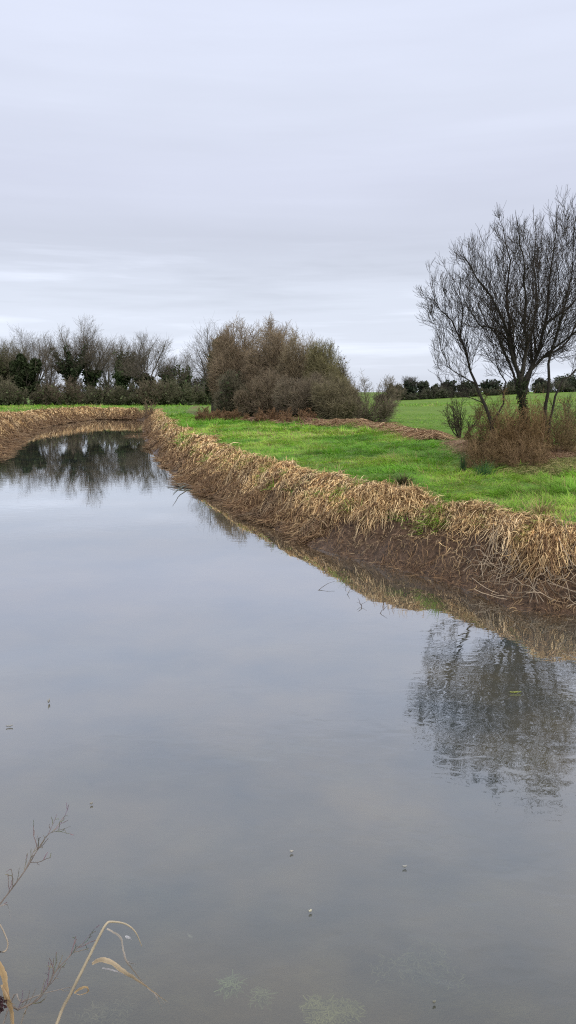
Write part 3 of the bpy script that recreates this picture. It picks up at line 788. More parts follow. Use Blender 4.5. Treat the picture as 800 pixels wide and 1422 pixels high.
def build_reeds():
    g = np.random.default_rng(8)
    VV, QQ, TT = [], [], []; off = 0
    def batch(n, y0, y1, smin, smax, Lr, wr, lift, npts=6, up=0.0, xcond=None, dull=0.0, power=0.3, pal=None):
        nonlocal off
        def acc(x, y):
            s = shore(x, y)
            edge = smax + (vn(x * .55, y * .55, 31) - .5) * .45 + (vn(x * 2.1, y * 2.1, 42) - .5) * .4
            a = (s > smin + (vn(x * 1.1, y * 1.1, 33) - .5) * .55) & (s < edge)
            a &= (vn(x * 4.2, y * 4.2, 34) > .22) | (g.random(len(x)) < .25)
            if xcond is not None: a &= xcond(x, y)
            return a
        r = scatter(n, y0, y1, acc, g, power); m = len(r)
        if m == 0: return
        x, y = r[:, 0], r[:, 1]; s = shore(x, y)
        e = .15; gx = (shore(x + e, y) - shore(x - e, y)); gy = (shore(x, y + e) - shore(x, y - e))
        az0 = np.arctan2(-gy, -gx)                          # towards the water
        swirl = (vn(x * .9, y * .9, 35) - .5) * 4.0
        az = np.where(g.random(m) < .6, g.uniform(0, 2 * pi, m), az0 + swirl + g.normal(0, 1.0, m))
        L = g.uniform(*Lr, m) * (.7 + .6 * vn(x * .6, y * .6, 36))
        t = np.linspace(0, 1, npts)[None, :]
        curl = g.normal(0, 1.1, m)[:, None]
        ang = az[:, None] + curl * t * 1.6 + (t > g.uniform(.3, .9, m)[:, None]) * g.normal(0, .9, m)[:, None]
        stp = L[:, None] / (npts - 1)
        lf = lift * (.1 + 1.9 * vn(x * 1.6, y * 1.6, 37) ** 1.5) * g.uniform(.15, 1.4, m)
        upr = (g.random(m) < up).astype(float)
        lf = lf * (1 + upr * 1.1)
        hx = np.cumsum(np.cos(ang) * stp * (.80 - .35 * upr[:, None]), axis=1); hy = np.cumsum(np.sin(ang) * stp * (.80 - .35 * upr[:, None]), axis=1)
        X = x[:, None] + hx; Y = y[:, None] + hy
        Z = land(X.ravel(), Y.ravel()).reshape(X.shape); Z = np.maximum(Z, .0)
        shp = np.sin(pi * np.clip(t, 0, 1) ** .75 * (.92 - .42 * upr[:, None]))
        Z = Z + lf[:, None] * shp + .008 + g.uniform(0, .05, m)[:, None] * (t > 0)
        P = np.stack([X, Y, Z], axis=-1)
        w = g.uniform(*wr, m)[:, None] * (1 - .75 * t ** 2) * (.6 + .4 * np.minimum(1, t * 4 + .3))
        S = np.stack([-np.sin(ang), np.cos(ang), g.normal(0, .5, m)[:, None] * np.ones_like(ang)], axis=-1); S = norm(S)
        k = g.random((m, 1)); patch = vn(x * .5, y * .5, 38)[:, None]
        straw = np.array([1.0, .74, .40]); tan = np.array([.68, .45, .22]); brn = np.array([.20, .115, .058]); mud = np.array([.15, .088, .052])
        c = np.where(k < .36, straw, np.where(k < .60, tan, brn)) * g.uniform(.7, 1.2, (m, 1)) * (.66 + .36 * patch + .34 * vn(x * 2.3, y * 2.3, 40)[:, None])
        wetf = (1 - sst(.35, 1.0, s + (vn(x * 1.3, y * 1.3, 39) - .5) * .5))[:, None] * (.85 - .3 * (g.random((m, 1)) < .1))
        c = c * (1 - wetf) + (mud * g.uniform(.7, 1.5, (m, 1))) * wetf
        grey = c.mean(axis=1, keepdims=True) * np.array([1.05, .98, .86]); gk = sst(.55, .8, vn(x * 3.2 + 9, y * 3.2, 41))[:, None] * .25
        c = c * (1 - gk) + grey * gk
        c = c * (1 - dull) + brn * dull
        if pal is not None: c = pal(c, g, m)
        V, Q, T = ribbons_np(P, w, S, c)
        VV.append(V); QQ.append(Q + off); TT.append(T); off += len(V)
    RS = lambda x, y: x > -0.31 * y + .9 if False else np.ones_like(x, bool)
    right = lambda x, y: (x > -.2 * y + .6) & (y > 6)
    left = lambda x, y: (x < -.2 * y) & (y > 20)
    # right bank, near to far
    batch(21000, 9, 15, .84, 1.3, (.10, .40), (.0035, .008), .075, up=.03, xcond=right)
    batch(1500, 9, 15, .02, .9, (.1, .45), (.003, .006), .03, xcond=right)
    batch(29000, 15, 26, .58, 1.36, (.14, .45), (.005, .0105), .08, up=.03, xcond=right)
    batch(14000, 15, 26, .0, .6, (.3, .6), (.005, .009), .07, xcond=right)
    batch(32000, 26, 95, .15, 1.5, (.25, .65), (.010, .020), .10, up=.05, xcond=right, power=.9)
    batch(900, 9, 26, -.22, .2, (.06, .35), (.002, .005), .008, xcond=right)      # bits afloat along the edge
    # far and left banks
    batch(24000, 34, 62, .2, 2.4, (.4, 1.0), (.014, .026), .17, up=.04, xcond=left, dull=.15)
    batch(5000, 34, 60, -.5, .35, (.5, 1.1), (.012, .022), .06, xcond=left, dull=.2)
    batch(20000, 60, 104, .1, 2.2, (.5, 1.1), (.02, .04), .15, up=.04, xcond=left, dull=.15)
    # near bank under the camera (its edge only)
    batch(5000, 1.2, 3.6, .5, 1.7, (.2, .5), (.003, .006), .10, xcond=lambda x, y: y < 3.2)
    V = np.concatenate(VV); Q = np.concatenate(QQ); T = np.concatenate(TT)
    tag(link('dead_reeds', mesh_np('dead_reeds', V, Q, T), M_straw), 'straw coloured dead reeds and sedge matted over the canal banks', 'reeds', kind='stuff')
    # pale broken stalks criss-crossing the mud near the water
    rng = random.Random(3); paths = []
    for k in range(150):
        px = rng.uniform(650, 830); py = rng.uniform(770, 850)
        x, y = hit(px, py)
        if shore(np.array([x]), np.array([y]))[0] < .05: continue
        a = rng.uniform(0, pi); L = rng.uniform(.2, .55); el = rng.uniform(-.05, .35)
        n = 5; pts = []
        for i in range(n):
            t = i / (n - 1); xx = x + cos(a) * L * t; yy = y + sin(a) * L * t
            pts.append((xx, yy, max(.01, land1(xx, yy)) + .03 + el * L * t + rng.uniform(0, .02)))
        r = rng.uniform(.003, .0055); v = rng.uniform(.5, 1.1)
        paths.append((pts, [r] * n, (.50 * v, .40 * v, .29 * v)))
    tag(tubes('broken_reed_litter', paths, M_straw, sides_of=lambda r: 5), 'pale broken reed stalks lying criss-cross on the mud at the water', 'litter', kind='stuff')
build_reeds()

def build_grass():
    g = np.random.default_rng(21)
    VV, QQ, TT = [], [], []; off = 0
    def batch(n, y0, y1, Lr, wr, cond, power=.3, yel=.3, npts=4):
        nonlocal off
        r = scatter(n, y0, y1, cond, g, power); m = len(r)
        x, y = r[:, 0], r[:, 1]
        # blades gather in tufts
        tx = x + (vn(x * 5, y * 5, 50) - .5) * .12; ty = y + (vn(x * 5, y * 5, 51) - .5) * .12
        x, y = tx, ty
        z = land(x, y)
        hm = .45 + 1.1 * fbm(x * 1.3, y * 1.3, 52, 3)
        tuft = vn(x * 3.3, y * 3.3, 57); hm = hm * (.35 + 1.15 * tuft) * (1 + 1.1 * sst(.66, .85, vn(x * 1.5, y * 1.5, 58)))
        L = g.uniform(*Lr, m) * hm
        az = vn(x * .7, y * .7, 53) * 7 + (vn(x * 2.6, y * 2.6, 54) - .5) * 4 + g.normal(0, .7, m)
        el = np.radians(g.uniform(25, 80, m))
        t = np.linspace(0, 1, npts)[None, :]
        bend = g.uniform(.5, 1.5, m)[:, None]
        e = el[:, None] - bend * t
        st = L[:, None] / (npts - 1)
        h = np.cumsum(np.cos(e) * st, axis=1) - np.cos(e[:, :1]) * st; v = np.cumsum(np.sin(e) * st, axis=1) - np.sin(e[:, :1]) * st
        P = np.stack([x[:, None] + np.cos(az)[:, None] * h, y[:, None] + np.sin(az)[:, None] * h, z[:, None] + np.maximum(v, .0) - .01], axis=-1)
        w = g.uniform(*wr, m)[:, None] * (1 - .8 * t ** 1.5)
        S = np.stack([-np.sin(az), np.cos(az), g.normal(0, .35, m)], axis=-1); S = norm(S)
        k = g.random((m, 1)); pt = fbm(x * .45, y * .45, 55)[:, None]; pt2 = vn(x * 2.2, y * 2.2, 56)[:, None]
        deep = np.array([.085, .205, .022]); mid = np.array([.20, .45, .036]); lime = np.array([.40, .60, .075]); dead = np.array([.40, .32, .14])
        c = deep + (mid - deep) * np.clip(tuft[:, None] * .9 + pt2 * .7 - .15, 0, 1)
        c = c + (lime - c) * np.clip((pt - .42) * 3.2, 0, 1) * .8
        c = np.where(k < yel * np.clip((pt - .35) * 2.5, .12, 1), dead, c) * g.uniform(.75, 1.25, (m, 1))
        V, Q, T = ribbons_np(P, w, S, c)
        VV.append(V); QQ.append(Q + off); TT.append(T); off += len(V)
    def bankzone(x, y, lo=.98, hi=None):
        s = shore(x, y); f = field_d(x, y)
        return (s > lo + (vn(x * .55, y * .55, 31) - .5) * .45 + (vn(x * 2.1, y * 2.1, 42) - .5) * .4) & ((f < -.5) | (y > 92)) & (y > 3)
    right = lambda x, y: x > -.2 * y + .6
    batch(60000, 10.5, 17, (.07, .17), (.0028, .005), lambda x, y: bankzone(x, y) & right(x, y))
    batch(70000, 17, 30, (.08, .18), (.0045, .008), lambda x, y: bankzone(x, y) & right(x, y))
    batch(60000, 30, 62, (.10, .22), (.009, .016), lambda x, y: bankzone(x, y) & right(x, y))
    batch(22000, 62, 112, (.14, .26), (.02, .035), lambda x, y: bankzone(x, y), yel=.35)
    batch(14000, 45, 108, (.14, .28), (.018, .03), lambda x, y: (shore(x, y) > 1.8) & (x < -.2 * y), yel=.5)
    batch(9000, 10, 40, (.08, .24), (.0035, .007), lambda x, y: (shore(x, y) > .72) & (shore(x, y) < 1.5) & right(x, y) & (vn(x * 1.7, y * 1.7, 60) > .55), yel=.5)
    # pasture just beyond the hedge line: short even sward
    batch(30000, 20, 60, (.05, .10), (.008, .014), lambda x, y: (field_d(x, y) > .9) & (x > 0), yel=.03)
    V = np.concatenate(VV); Q = np.concatenate(QQ); T = np.concatenate(TT)
    tag(link('grass', mesh_np('grass', V, Q, T), M_blade), 'lush green grass over the towpath bank and pasture edge', 'grass', kind='stuff')
build_grass()

def heap(name, label, cat, line, width, height, n, seed, cols, Lr, w, kind='stuff'):
    """a low heap of collapsed dead stems along a line of ground points"""
    g = np.random.default_rng(seed)
    A = np.array(line); seg = g.integers(0, len(A) - 1, n); t = g.random((n, 1))
    c = A[seg] + (A[seg + 1] - A[seg]) * t + g.normal(0, width, (n, 2)) * .5
    q = np.min([seg_dist(c[:, 0], c[:, 1], A[i], A[i + 1]) for i in range(len(A) - 1)], axis=0)
    hump = height * np.exp(-(q / width) ** 2) * (.4 + .9 * vn(c[:, 0] * 1.1, c[:, 1] * 1.1, seed))
    L = g.uniform(*Lr, n); az = g.uniform(0, 2 * pi, n); npts = 5; tt = np.linspace(0, 1, npts)[None, :]
    ang = az[:, None] + g.normal(0, .8, n)[:, None] * tt
    X = c[:, :1] + np.cumsum(np.cos(ang) * L[:, None] / npts, axis=1); Y = c[:, 1:] + np.cumsum(np.sin(ang) * L[:, None] / npts, axis=1)
    Z = land(X.ravel(), Y.ravel()).reshape(X.shape) + (hump * g.random(n) ** .5)[:, None] * (1 - .5 * tt) + .10 * height * np.sin(pi * tt)
    P = np.stack([X, Y, Z], -1)
    S = norm(np.stack([-np.sin(ang), np.cos(ang), g.normal(0, .6, n)[:, None] * np.ones_like(ang)], -1))
    C = np.array(cols)[g.integers(0, len(cols), n)] * g.uniform(.7, 1.25, (n, 1))
    V, Q, T = ribbons_np(P, w * g.uniform(.6, 1.3, n)[:, None] * (1 - .6 * tt), S, C)
    return tag(link(name, mesh_np(name, V, Q, T), M_straw), label, cat, kind=kind)
def gl(pts, z=1.4): return [hit(px, py) for px, py in pts]
heap('dead_grass', 'pale brown collapsed dead grass and bracken along the edge of the pasture', 'dead grass',
     gl([(440, 590), (480, 590), (530, 595), (560, 600), (590, 607), (605, 610)], 1.5), (.34), .30, 7500, 71,
     [(.44, .29, .17), (.60, .44, .27), (.26, .15, .08), (.18, .10, .055)], (.3, .9), .010)
heap('dead_leaf_litter', 'pale dead grass patch at the foot of the brown thicket', 'dead grass',
     gl([(355, 582), (385, 584), (410, 586), (445, 588)], 1.5), .8, .25, 6000, 72, [(.42, .28, .18), (.26, .15, .10), (.15, .09, .065)], (.4, .9), .016)
heap('dead_bracken', 'reddish brown fallen bracken at the foot of the big tree', 'dead bracken',
     gl([(640, 616), (670, 628), (700, 634), (730, 638), (765, 634), (800, 628), (840, 622)], 1.5), .45, .26, 15000, 73,
     [(.34, .21, .14), (.44, .29, .19), (.22, .13, .09), (.55, .41, .26)], (.25, .7), .005)
heap('tussock_grass', 'yellow green matted tussock grass before the big tree', 'grass',
     gl([(735, 655), (770, 650), (800, 648), (850, 646)], 1.35), .55, .22, 12000, 74,
     [(.22, .24, .07), (.34, .32, .12), (.14, .19, .045), (.42, .36, .17)], (.2, .5), .0045)

def tuft(name, label, cat, px, py, seed, n, h, spread, cols, w, zz=1.2, mat=None, group=None, lean=.35):
    if name == 'reed_tussock': h *= .62; n = int(n * .6); lean *= .7
    g = np.random.default_rng(seed); x, y = hit(px, py); z = land1(x, y)
    r = np.abs(g.normal(0, spread, n)); a = g.uniform(0, 2 * pi, n)
    bx = x + np.cos(a) * r; by = y + np.sin(a) * r; npts = 6; t = np.linspace(0, 1, npts)[None, :]
    L = h * g.uniform(.5, 1.1, n); ln = lean * g.uniform(.2, 1.6, n)
    hx = L[:, None] * ln[:, None] * t ** 1.8
    P = np.stack([bx[:, None] + np.cos(a)[:, None] * hx, by[:, None] + np.sin(a)[:, None] * hx, land(bx, by)[:, None] + L[:, None] * (t - .42 * np.minimum(1, ln)[:, None] * t ** 2.5) - .02], -1)
    S = norm(np.stack([-np.sin(a), np.cos(a), np.zeros(n)], -1) + g.normal(0, .3, (n, 3)))
    C = np.array(cols)[g.integers(0, len(cols), n)] * g.uniform(.7, 1.25, (n, 1))
    P = P - np.array([x, y, z])
    V, Q, T = ribbons_np(P, w * (1 - .85 * t ** 1.5) * np.ones((n, 1)), S, C)
    o = link(name, mesh_np(name, V, Q, T), mat or M_blade); o.location = (x, y, z)
    return tag(o, label, cat, group)
RC = [(.035, .085, .03), (.05, .11, .035), (.03, .06, .025)]
tuft('rush_tuft', 'dark upright rush tuft standing in the bank grass', 'rushes', 643, 657, 81, 90, .55, .05, RC, .004, lean=.16)
tuft('rush_tuft', 'bluish green spreading rush tuft beside the upright one', 'rushes', 672, 662, 82, 200, .42, .13, [(.05, .13, .05), (.07, .16, .05)], .004, lean=.6)
tuft('dead_tussock', 'dark brown dead tussock at the reed edge of the grass', 'tussock', 560, 674, 83, 260, .34, .10, [(.08, .055, .035), (.14, .10, .05), (.05, .07, .025)], .005, mat=M_straw, lean=.9)
tuft('reed_tussock', 'tallest pale reed tussock at the edge of the grass', 'tussock', 505, 690, 84, 320, .42, .15, [(.58, .42, .22), (.42, .28, .14)], .006, mat=M_straw, lean=1.0)
tuft('reed_tussock', 'pale drooping reed tussock above the mud notch', 'tussock', 672, 712, 85, 360, .38, .17, [(.55, .40, .21), (.40, .27, .13), (.18, .11, .06)], .0055, mat=M_straw, lean=1.1)
tuft('reed_tussock', 'pale reed tussock topped with brown stems near the picture edge', 'tussock', 752, 714, 86, 380, .40, .19, [(.52, .38, .20), (.36, .24, .12), (.16, .10, .06)], .0055, mat=M_straw, lean=1.1)
tuft('dead_dock', 'few thin dark dead stems rising from the reed edge', 'dead stems', 756, 700, 87, 9, .62, .16, [(.07, .05, .035)], .0035, mat=M_straw, lean=.08)

# ------------------------------------------------------------------ branches and twigs in the water
def water_branch(name, label, curves, rad, col, sub=None, seed=0, mat=None, cat='branch'):
    """curves: [(px,py,z)...] lists, z = height over the water"""
    rng = random.Random(seed); paths = []
    for k, c in enumerate(curves):
        pts = [(*at_z(px, py, z), z) for px, py, z in c]
        fine = []
        for i in range(len(pts) - 1):
            fine.append(pts[i]); fine.append(tuple((pts[i][q] + pts[i + 1][q]) / 2 + rng.gauss(0, .006) for q in range(3)))
        fine.append(pts[-1]); m = len(fine); r = rad if k == 0 else rad * .5
        paths.append((fine, [r * (1 - .7 * i / (m - 1)) for i in range(m)], tuple(v * rng.uniform(.8, 1.2) for v in col)))
    o = tubes(name, paths, mat or M_wet, sides_of=lambda r: 6)
    return tag(o, label, cat)
water_branch('fallen_branch', 'grey dead branch lying in the water against the reed bank',
             [[(283, 681, .10), (272, 677, .05), (258, 676, .03), (245, 674, .03), (232, 675, .03)],
              [(268, 676, .04), (255, 671, .12), (240, 672, .10), (233, 673, .06)],
              [(262, 676, .04), (250, 673, .16), (243, 670, .30), (239, 668, .38)],
              [(255, 676, .03), (247, 679, .02), (240, 686, .02)],
              [(276, 678, .06), (262, 680, .02), (252, 681, .01)]], .035, (.17, .17, .14), seed=2)
G7 = 'thin dead twigs poking out of the water'
for i, (lab, cs) in enumerate([
        ('longest thin twig slanting out of the open water', [[(436, 824, -.03), (448, 815, .03), (465, 807, .08)]]),
        ('short thin twig out of the water near the bank reflection', [[(480, 829, -.03), (486, 819, .07)]]),
        ('small forked twig standing in the water', [[(503, 846, -.03), (500, 838, .05), (497, 830, .10)], [(500, 840, .02), (510, 835, .07)], [(500, 838, .03), (495, 836, .06)]]),
        ('thin twig slanting at the edge of the bank reflection', [[(524, 855, -.03), (530, 848, .03), (538, 841, .09)]])]):
    water_branch('water_twig', lab, cs, .006, (.06, .05, .04), seed=20 + i, cat='twig')['group'] = G7

# ------------------------------------------------------------------ floating leaves and drowned weed
def FL(label, px, py, length, width, ang, col, seed, z=.006, name='floating_leaf', group='leaves floating on the water', curl=.012):
    rng = random.Random(seed); x, y = at_z(px, py, 0); length *= .55; width *= .42; col = tuple(v * .8 for v in col)
    n = 9; top = []; V = []; Q = []
    for i in range(n):
        t = i / (n - 1); w = width * sin(pi * (t * .92 + .04)) ** .8
        for s in (-1, 0, 1):
            V.append(((t - .5) * length, s * w * .5, z + (abs(s) * curl + curl * 2 * (t - .5) ** 2) * rng.uniform(.8, 1.2)))
    for i in range(n - 1):
        for s in range(2):
            a = i * 3 + s; Q.append((a, a + 1, a + 4, a + 3))
    V = np.array(V); me = mesh_np(name, V, np.array(Q), np.array([col]) * np.ones((len(V), 3)))
    o = link(name, me, M_straw); o.location = (x, y, 0); o.rotation_euler = (0, 0, ang)
    return tag(o, label, 'leaf', group)
FL('yellow green leaf floating in the big tree reflection', 716, 963, .22, .045, .1, (.45, .50, .14), 1)
FL('curled white leaf with a dark stalk floating upright on open water', 68, 977, .07, .03, 1.3, (.6, .58, .52), 2, curl=.03)
FL('thin pale leaf floating near the picture edge', 13, 1010, .11, .02, .2, (.6, .6, .58), 3)
FL('tiny pale leaf floating above the bent reed', 127, 1118, .04, .02, .6, (.55, .52, .45), 4)
FL('small white leaf floating at the middle of the water', 405, 1185, .045, .03, .3, (.75, .72, .66), 5)
FL('small white two lobed leaf floating apart towards the big tree reflection', 562, 1206, .05, .022, .1, (.7, .7, .66), 6)
FL('brightest cream leaf floating nearest the drowned weed', 431, 1268, .04, .035, .4, (.85, .82, .66), 7)
FL('pale drowned leaf beside the tip of the bent reed', 264, 1298, .085, .04, -.7, (.45, .46, .40), 8, z=-.02)
FL('faint speck of a leaf close to the lower picture edge', 603, 1395, .03, .02, .2, (.5, .5, .42), 9)

def weed(label, px, py, rx, n, seed, col):
    g = np.random.default_rng(seed); x, y = at_z(px, py, 0)
    r = rx * np.sqrt(g.random(n)); a = g.uniform(0, 2 * pi, n)
    lob = .7 + .3 * np.sin(a * 3 + seed); bx = np.cos(a) * r * lob; by = np.sin(a) * r * lob * .7
    npts = 5; t = np.linspace(0, 1, npts)[None, :]; az = g.uniform(0, 2 * pi, n)[:, None] + g.normal(0, 1.2, n)[:, None] * t
    L = g.uniform(.02, .06, n)[:, None]
    P = np.stack([bx[:, None] + np.cumsum(np.cos(az) * L / npts, 1), by[:, None] + np.cumsum(np.sin(az) * L / npts, 1), -.07 + .055 * g.random(n)[:, None] + 0 * t], -1)
    S = norm(np.stack([-np.sin(az), np.cos(az), 0 * az], -1))
    V, Q, T = ribbons_np(P, np.full((n, npts), .0025), S, np.array(col) * g.uniform(.6, 1.4, (n, 1)))
    o = link('water_weed', mesh_np('water_weed', V, Q, T), M_straw); o.location = (x, y, 0)
    return tag(o, label, 'water weed', 'clumps of drowned weed')
weed('largest olive clump of drowned weed at the lower picture edge', 458, 1398, .15, 2600, 1, (.24, .26, .12))
weed('pale green patch of drowned weed between the bent reed and the largest clump', 321, 1359, .055, 260, 2, (.24, .32, .18))
weed('dim upright patch of drowned weed next to the pale green one', 364, 1374, .045, 160, 3, (.2, .24, .14))
weed('thin scattered drowned weed under the open water', 585, 1330, .28, 500, 4, (.2, .2, .12))
weed('faint drowned weed along the lower picture edge under the bent reed', 150, 1400, .16, 260, 5, (.17, .16, .11))

# ------------------------------------------------------------------ dead plants on the near bank (foreground)
def cpath(pp, d0, d1=None, tail=None):
    """points given as photo pixels with true distances d0..d1 in metres"""
    d1 = d1 or d0; n = len(pp)
    return [at_y(px, py, d0 + (d1 - d0) * i / (n - 1)) for i, (px, py) in enumerate(pp)]
def smooth_pts(pts, k=3):
    P = np.array(pts); n = len(P); res = []
    for i in range(n - 1):
        p0 = P[max(i - 1, 0)]; p1 = P[i]; p2 = P[i + 1]; p3 = P[min(i + 2, n - 1)]
        for j in range(k):
            t = j / k
            res.append(.5 * ((2 * p1) + (-p0 + p2) * t + (2 * p0 - 5 * p1 + 4 * p2 - p3) * t * t + (-p0 + 3 * p1 - 3 * p2 + p3) * t ** 3))
    res.append(P[-1]); return [tuple(v) for v in res]
def to_ground(p, dx=-.12, dy=-.25):
    x, y = p[0] + dx, p[1] + dy; return (x, y, land1(x, y) - .03)
def leaf_ribbon(parent, pp, d0, d1, w, col, prof=None, twist=.8, name='leaf'):
    pts = smooth_pts(cpath(pp, d0, d1), 5); P = np.array(pts)[None]; n = P.shape[1]
    gg = np.random.default_rng(len(pp) * 7 + int(pp[0][0] + 500)); P = P + gg.normal(0, .0005, P.shape)
    t = np.linspace(0, 1, n); prof = prof if prof is not None else np.sin(pi * np.clip(t * .9 + .1, 0, 1)) ** .6
    T = norm(np.gradient(P, axis=1)); a = np.linspace(0, twist, n) * 2
    view = norm(np.array([[[0, 1, -.9]]])); s1 = norm(np.cross(T, view)); s2 = np.cross(T, s1)
    S = s1 * np.cos(a)[None, :, None] + s2 * np.sin(a)[None, :, None]
    # three rows: a channelled blade
    W = (w * .8 * prof * (1 + .3 * (vn(t * 9, t * 0, 7) - .5) + gg.normal(0, .07, n)) + .0005)[None, :, None]; N = np.cross(T, S)
    V = np.stack([P - S * W, P + N * W * .35, P + S * W], axis=2).reshape(-1, 3)
    Q = []
    for i in range(n - 1):
        for s in range(2):
            k = i * 3 + s; Q.append((k, k + 1, k + 4, k + 3))
    tcol = np.repeat(np.array([col]) * np.array([.92, .95, 1.12]) * (.62 + .6 * vn(t * 7, t * 0, 9))[:, None], 3, axis=0) * np.tile(np.array([1.1, .8, .95]), n)[:, None]
    return link(name, mesh_np(name, V, np.array(Q), tcol), M_straw, parent)

def foreground():
    rng = random.Random(9)
    # bent reed
    st = cpath([(78, 1424), (98, 1380), (118, 1340), (136, 1304), (147, 1284), (155, 1280), (174, 1283), (188, 1294), (197, 1314)], 1.86, 1.95)
    root_p = to_ground(st[0])
    root = empty('bent_reed', root_p, 'tall straw coloured dead reed bent over at its top above the near water', 'reed')
    pts = smooth_pts([root_p, vadd(root_p, (.04, .09, .25))] + st, 4); m = len(pts)
    tubes('stem', [(pts, [.0044 * (1 - .75 * (i / (m - 1)) ** 2.2) for i in range(m)], (.56, .48, .36))], M_straw, root, sides_of=lambda r: 8)
    leaf_ribbon(root, [(128, 1338), (140, 1333), (154, 1336), (172, 1349), (192, 1362), (212, 1376), (234, 1392)], 1.9, 1.84, .0085, (.62, .48, .29))
    leaf_ribbon(root, [(149, 1290), (160, 1296), (168, 1303), (171, 1318), (176, 1335), (190, 1354), (206, 1372), (222, 1384), (231, 1396)], 1.93, 1.88, .0035, (.58, .50, .38))
    leaf_ribbon(root, [(171, 1322), (176, 1334), (184, 1338), (190, 1339)], 1.92, 1.9, .002, (.55, .50, .42))
    leaf_ribbon(root, [(103, 1379), (113, 1372), (121, 1371), (122, 1377), (113, 1381), (104, 1380)], 1.88, 1.9, .004, (.60, .42, .2))
    leaf_ribbon(root, [(142, 1344), (156, 1347), (170, 1353), (180, 1359)], 1.93, 1.9, .0022, (.6, .56, .5))
    leaf_ribbon(root, [(205, 1372), (215, 1380), (221, 1392), (227, 1406)], 1.87, 1.84, .002, (.55, .47, .36))
    leaf_ribbon(root, [(174, 1301), (180, 1302), (184, 1306)], 1.93, 1.92, .004, (.75, .72, .66))
    # grey weed stems with side twigs
    def weedstem(label, main, d0, d1, r, side, seed, col, lens=(14, 34)):
        rg = random.Random(seed); c = cpath(main, d0, d1); rp = to_ground(c[0], -.15, -.2)
        root = empty('dead_weed_stem', rp, label, 'dead plant', 'dead weed stems on the near bank')
        pts = smooth_pts([rp] + c, 4); m = len(pts)
        tubes('stem', [(pts, [r * (1 - .8 * i / (m - 1)) for i in range(m)], col)], M_bark, root, sides_of=lambda q: 6)
        tw = []
        for k in range(side):
            i = rg.randrange(m // 4, m - 1); p = pts[i]; d = vnorm(tuple(pts[i + 1][q] - pts[i][q] for q in range(3)))
            o = []; S = Sp(n=(5, 4, 3, 3), wig=(.12, .25, .3, .3), trop=(.12, .06, .05, 0), space=(.03, .03, .03, .03), ratio=(.4, .5, .5, .5), rmin=.0011, maxl=1, minL=.012)
            grow(o, rg, p, deflect(d, radians(rg.uniform(18, 55)), rg), rg.uniform(*lens) * PX(d0) * 1.4, r * .35, 0, S, None)
            tw += o
        tubes('branchwork', [(a, b, tuple(v * rg.uniform(.8, 1.3) for v in col)) for a, b, _ in tw], M_bark, root, sides_of=lambda q: 4)
        return root
    weedstem('grey branching dead weed stem reaching up along the picture edge', [(-25, 1290), (-5, 1262), (18, 1232), (38, 1204), (52, 1180), (66, 1160), (80, 1150)], 2.05, 2.15, .0034, 17, 1, (.20, .165, .15))
    weedstem('grey crooked dead weed stem lying low beside the bent reed', [(-10, 1418), (25, 1402), (50, 1390), (66, 1370), (78, 1348), (95, 1330), (108, 1316), (119, 1308)], 1.8, 1.9, .0036, 20, 2, (.18, .15, .135))
    weedstem('thin grey dead stem crossing behind the bent reed', [(10, 1405), (30, 1392), (60, 1380), (105, 1369)], 2.0, 2.0, .0032, 3, 3, (.24, .21, .19), (6, 14))
    weedstem('short broken grey dead stem poking up at the lower picture corner', [(26, 1432), (34, 1408), (45, 1384), (50, 1372)], 1.85, 1.85, .0022, 5, 4, (.26, .23, .2), (6, 14))
    # arching pale stalk, folded orange leaf
    a = cpath([(-14, 1268), (0, 1284), (8, 1300), (11, 1311), (7, 1321), (-8, 1322), (-25, 1325)], 1.95)
    rp = to_ground(a[-1], -.1, -.2); root = empty('arched_reed', rp, 'pale dead reed stalk arching in at the picture edge', 'reed')
    pts = smooth_pts([rp, a[-1]] + a[::-1][1:], 4)
    tubes('stem', [(pts, [.0028 * (1 - .5 * i / len(pts)) for i in range(len(pts))], (.5, .42, .34))], M_straw, root, sides_of=lambda q: 6)
    leaf_ribbon(root, [(-8, 1262), (4, 1257), (11, 1258), (15, 1275)], 2.0, 2.0, .002, (.5, .43, .35))
    a = at_y(18, 1440, 1.8); rp = to_ground(a, -.02, -.1); root = empty('folded_leaf_reed', rp, 'broad orange tan dead leaves folded down at the lower picture corner', 'reed')
    tubes('stem', [(smooth_pts([rp, a, at_y(-6, 1330, 1.8)], 4), [.003] * 9, (.5, .4, .28))], M_straw, root, sides_of=lambda q: 6)
    leaf_ribbon(root, [(-6, 1330), (2, 1345), (7, 1362), (8, 1380), (14, 1398), (18, 1412), (18, 1436)], 1.8, 1.78, .0105, (.62, .42, .2), twist=.35)
    leaf_ribbon(root, [(2, 1368), (8, 1380), (15, 1392), (21, 1395)], 1.79, 1.77, .005, (.66, .46, .24))
    # dark seed head at the very edge
    rp = to_ground(at_y(-8, 1420, 1.75), -.02, -.05); hd = at_y(-2, 1396, 1.75)
    root = empty('dead_seed_head', rp, 'dark purplish dead seed head at the lower picture corner', 'dead plant')
    tubes('stem', [(smooth_pts([rp, hd], 6), [.0022] * 7, (.06, .04, .04))], M_bark, root, sides_of=lambda q: 5)
    g = np.random.default_rng(4); c = np.array(hd)[None] + norm(g.normal(size=(90, 3))) * g.random((90, 1)) ** .4 * .022
    add_leaves('seed_head', leaves_np(c, g.uniform(.003, .007, 90), g, np.array([[.04, .018, .022]]) * np.ones((90, 1))), root, M_bark)
foreground()

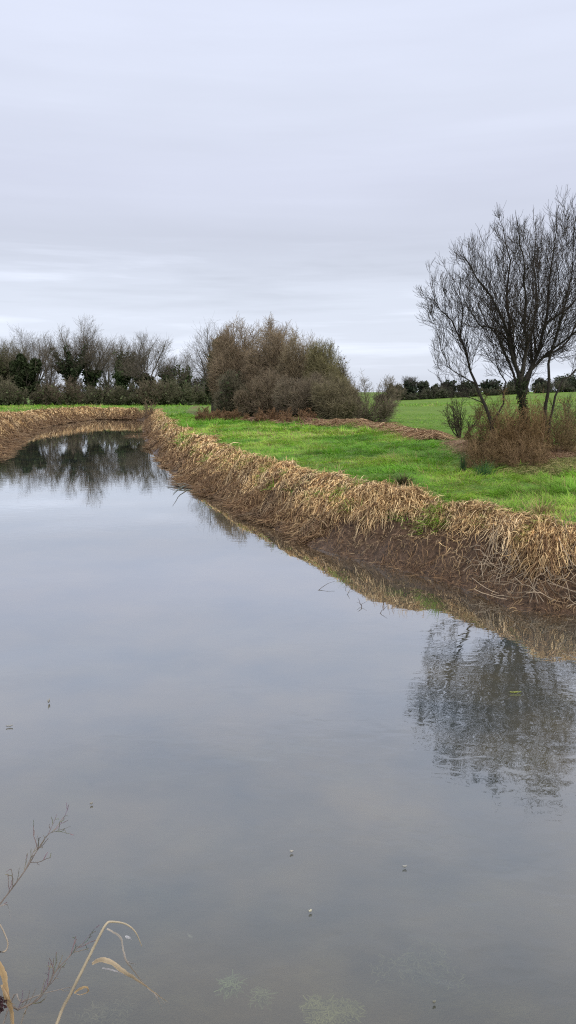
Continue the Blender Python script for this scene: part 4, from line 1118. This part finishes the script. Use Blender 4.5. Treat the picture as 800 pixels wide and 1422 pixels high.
# ------------------------------------------------------------------ sky, sun
SUN_EL, SUN_AZ = 42, 150      # degrees; a veiled sun behind and to the right of the camera
w = bpy.data.worlds.new("World"); scn.world = w; w.use_nodes = True; t = w.node_tree; t.nodes.clear()
wo = t.nodes.new('ShaderNodeOutputWorld'); bg = t.nodes.new('ShaderNodeBackground'); bg.inputs['Strength'].default_value = .1
sky = t.nodes.new('ShaderNodeTexSky'); sky.sky_type = 'NISHITA'; sky.sun_disc = False
sky.sun_elevation = radians(SUN_EL); sky.sun_rotation = radians(SUN_AZ)
g1 = coords(t, 'Generated', (1.1, 1.1, 8.0)); g2 = coords(t, 'Generated', (1.7, 1.7, 24.0)); g3 = coords(t, 'Generated', (1.3, 1.3, 3.0))
c = t.nodes.new('ShaderNodeTexCoord'); sx = t.nodes.new('ShaderNodeSeparateXYZ'); t.links.new(c.outputs['Generated'], sx.inputs[0])
zc = sx.outputs['Z']
streak = noise(t, 1.3, g2, 5, .55, .3); broad = noise(t, 1.6, g1, 4, .5); soft = noise(t, 1.0, g3, 3, .5)
base = ramp(t, zc, [(0.0, (7.4, 7.9, 9.1)), (.12, (7.6, 8.1, 9.3)), (.19, (6.4, 6.75, 7.9)), (.25, (6.95, 7.3, 8.7)), (.33, (7.35, 7.8, 9.2)), (.42, (7.8, 8.3, 9.9)), (.66, (8.6, 8.8, 9.6)), (.82, (15.0, 14.8, 14.2)), (1.0, (19.0, 18.4, 17.2))])
# bright streaks only in the low band
band = ramp(t, zc, [(0.0, .6), (.06, 1.0), (.15, .9), (.20, .12), (1.0, 0.0)])
k = mathn(t, 'MULTIPLY', mrange(t, streak, .50, .68, 0.0, .27), band)
k2 = mathn(t, 'MULTIPLY', mrange(t, streak, .46, .30, 0.0, .12), band)
kk = mathn(t, 'ADD', mathn(t, 'SUBTRACT', mathn(t, 'ADD', k, 1.0), k2), mathn(t, 'MULTIPLY', mathn(t, 'SUBTRACT', broad, .5), .22))
kk = mathn(t, 'ADD', kk, mathn(t, 'MULTIPLY', mathn(t, 'SUBTRACT', soft, .5), .18))
vm = t.nodes.new('ShaderNodeVectorMath'); vm.operation = 'SCALE'; t.links.new(base, vm.inputs[0]); t.links.new(kk, vm.inputs['Scale'])
cl = mix_rgb(t, .93, sky.outputs[0], vm.outputs[0])
t.links.new(cl, bg.inputs['Color']); t.links.new(bg.outputs[0], wo.inputs['Surface'])

sl = bpy.data.lights.new('sun', 'SUN'); sl.energy = 1.5; sl.angle = radians(18); sl.color = (1.0, .95, .86)
so = bpy.data.objects.new('sun', sl); COL.objects.link(so)
# direction towards the sun: azimuth measured clockwise from +Y as in the sky texture
so.rotation_euler = (radians(90 - SUN_EL), 0, radians(180 - SUN_AZ))
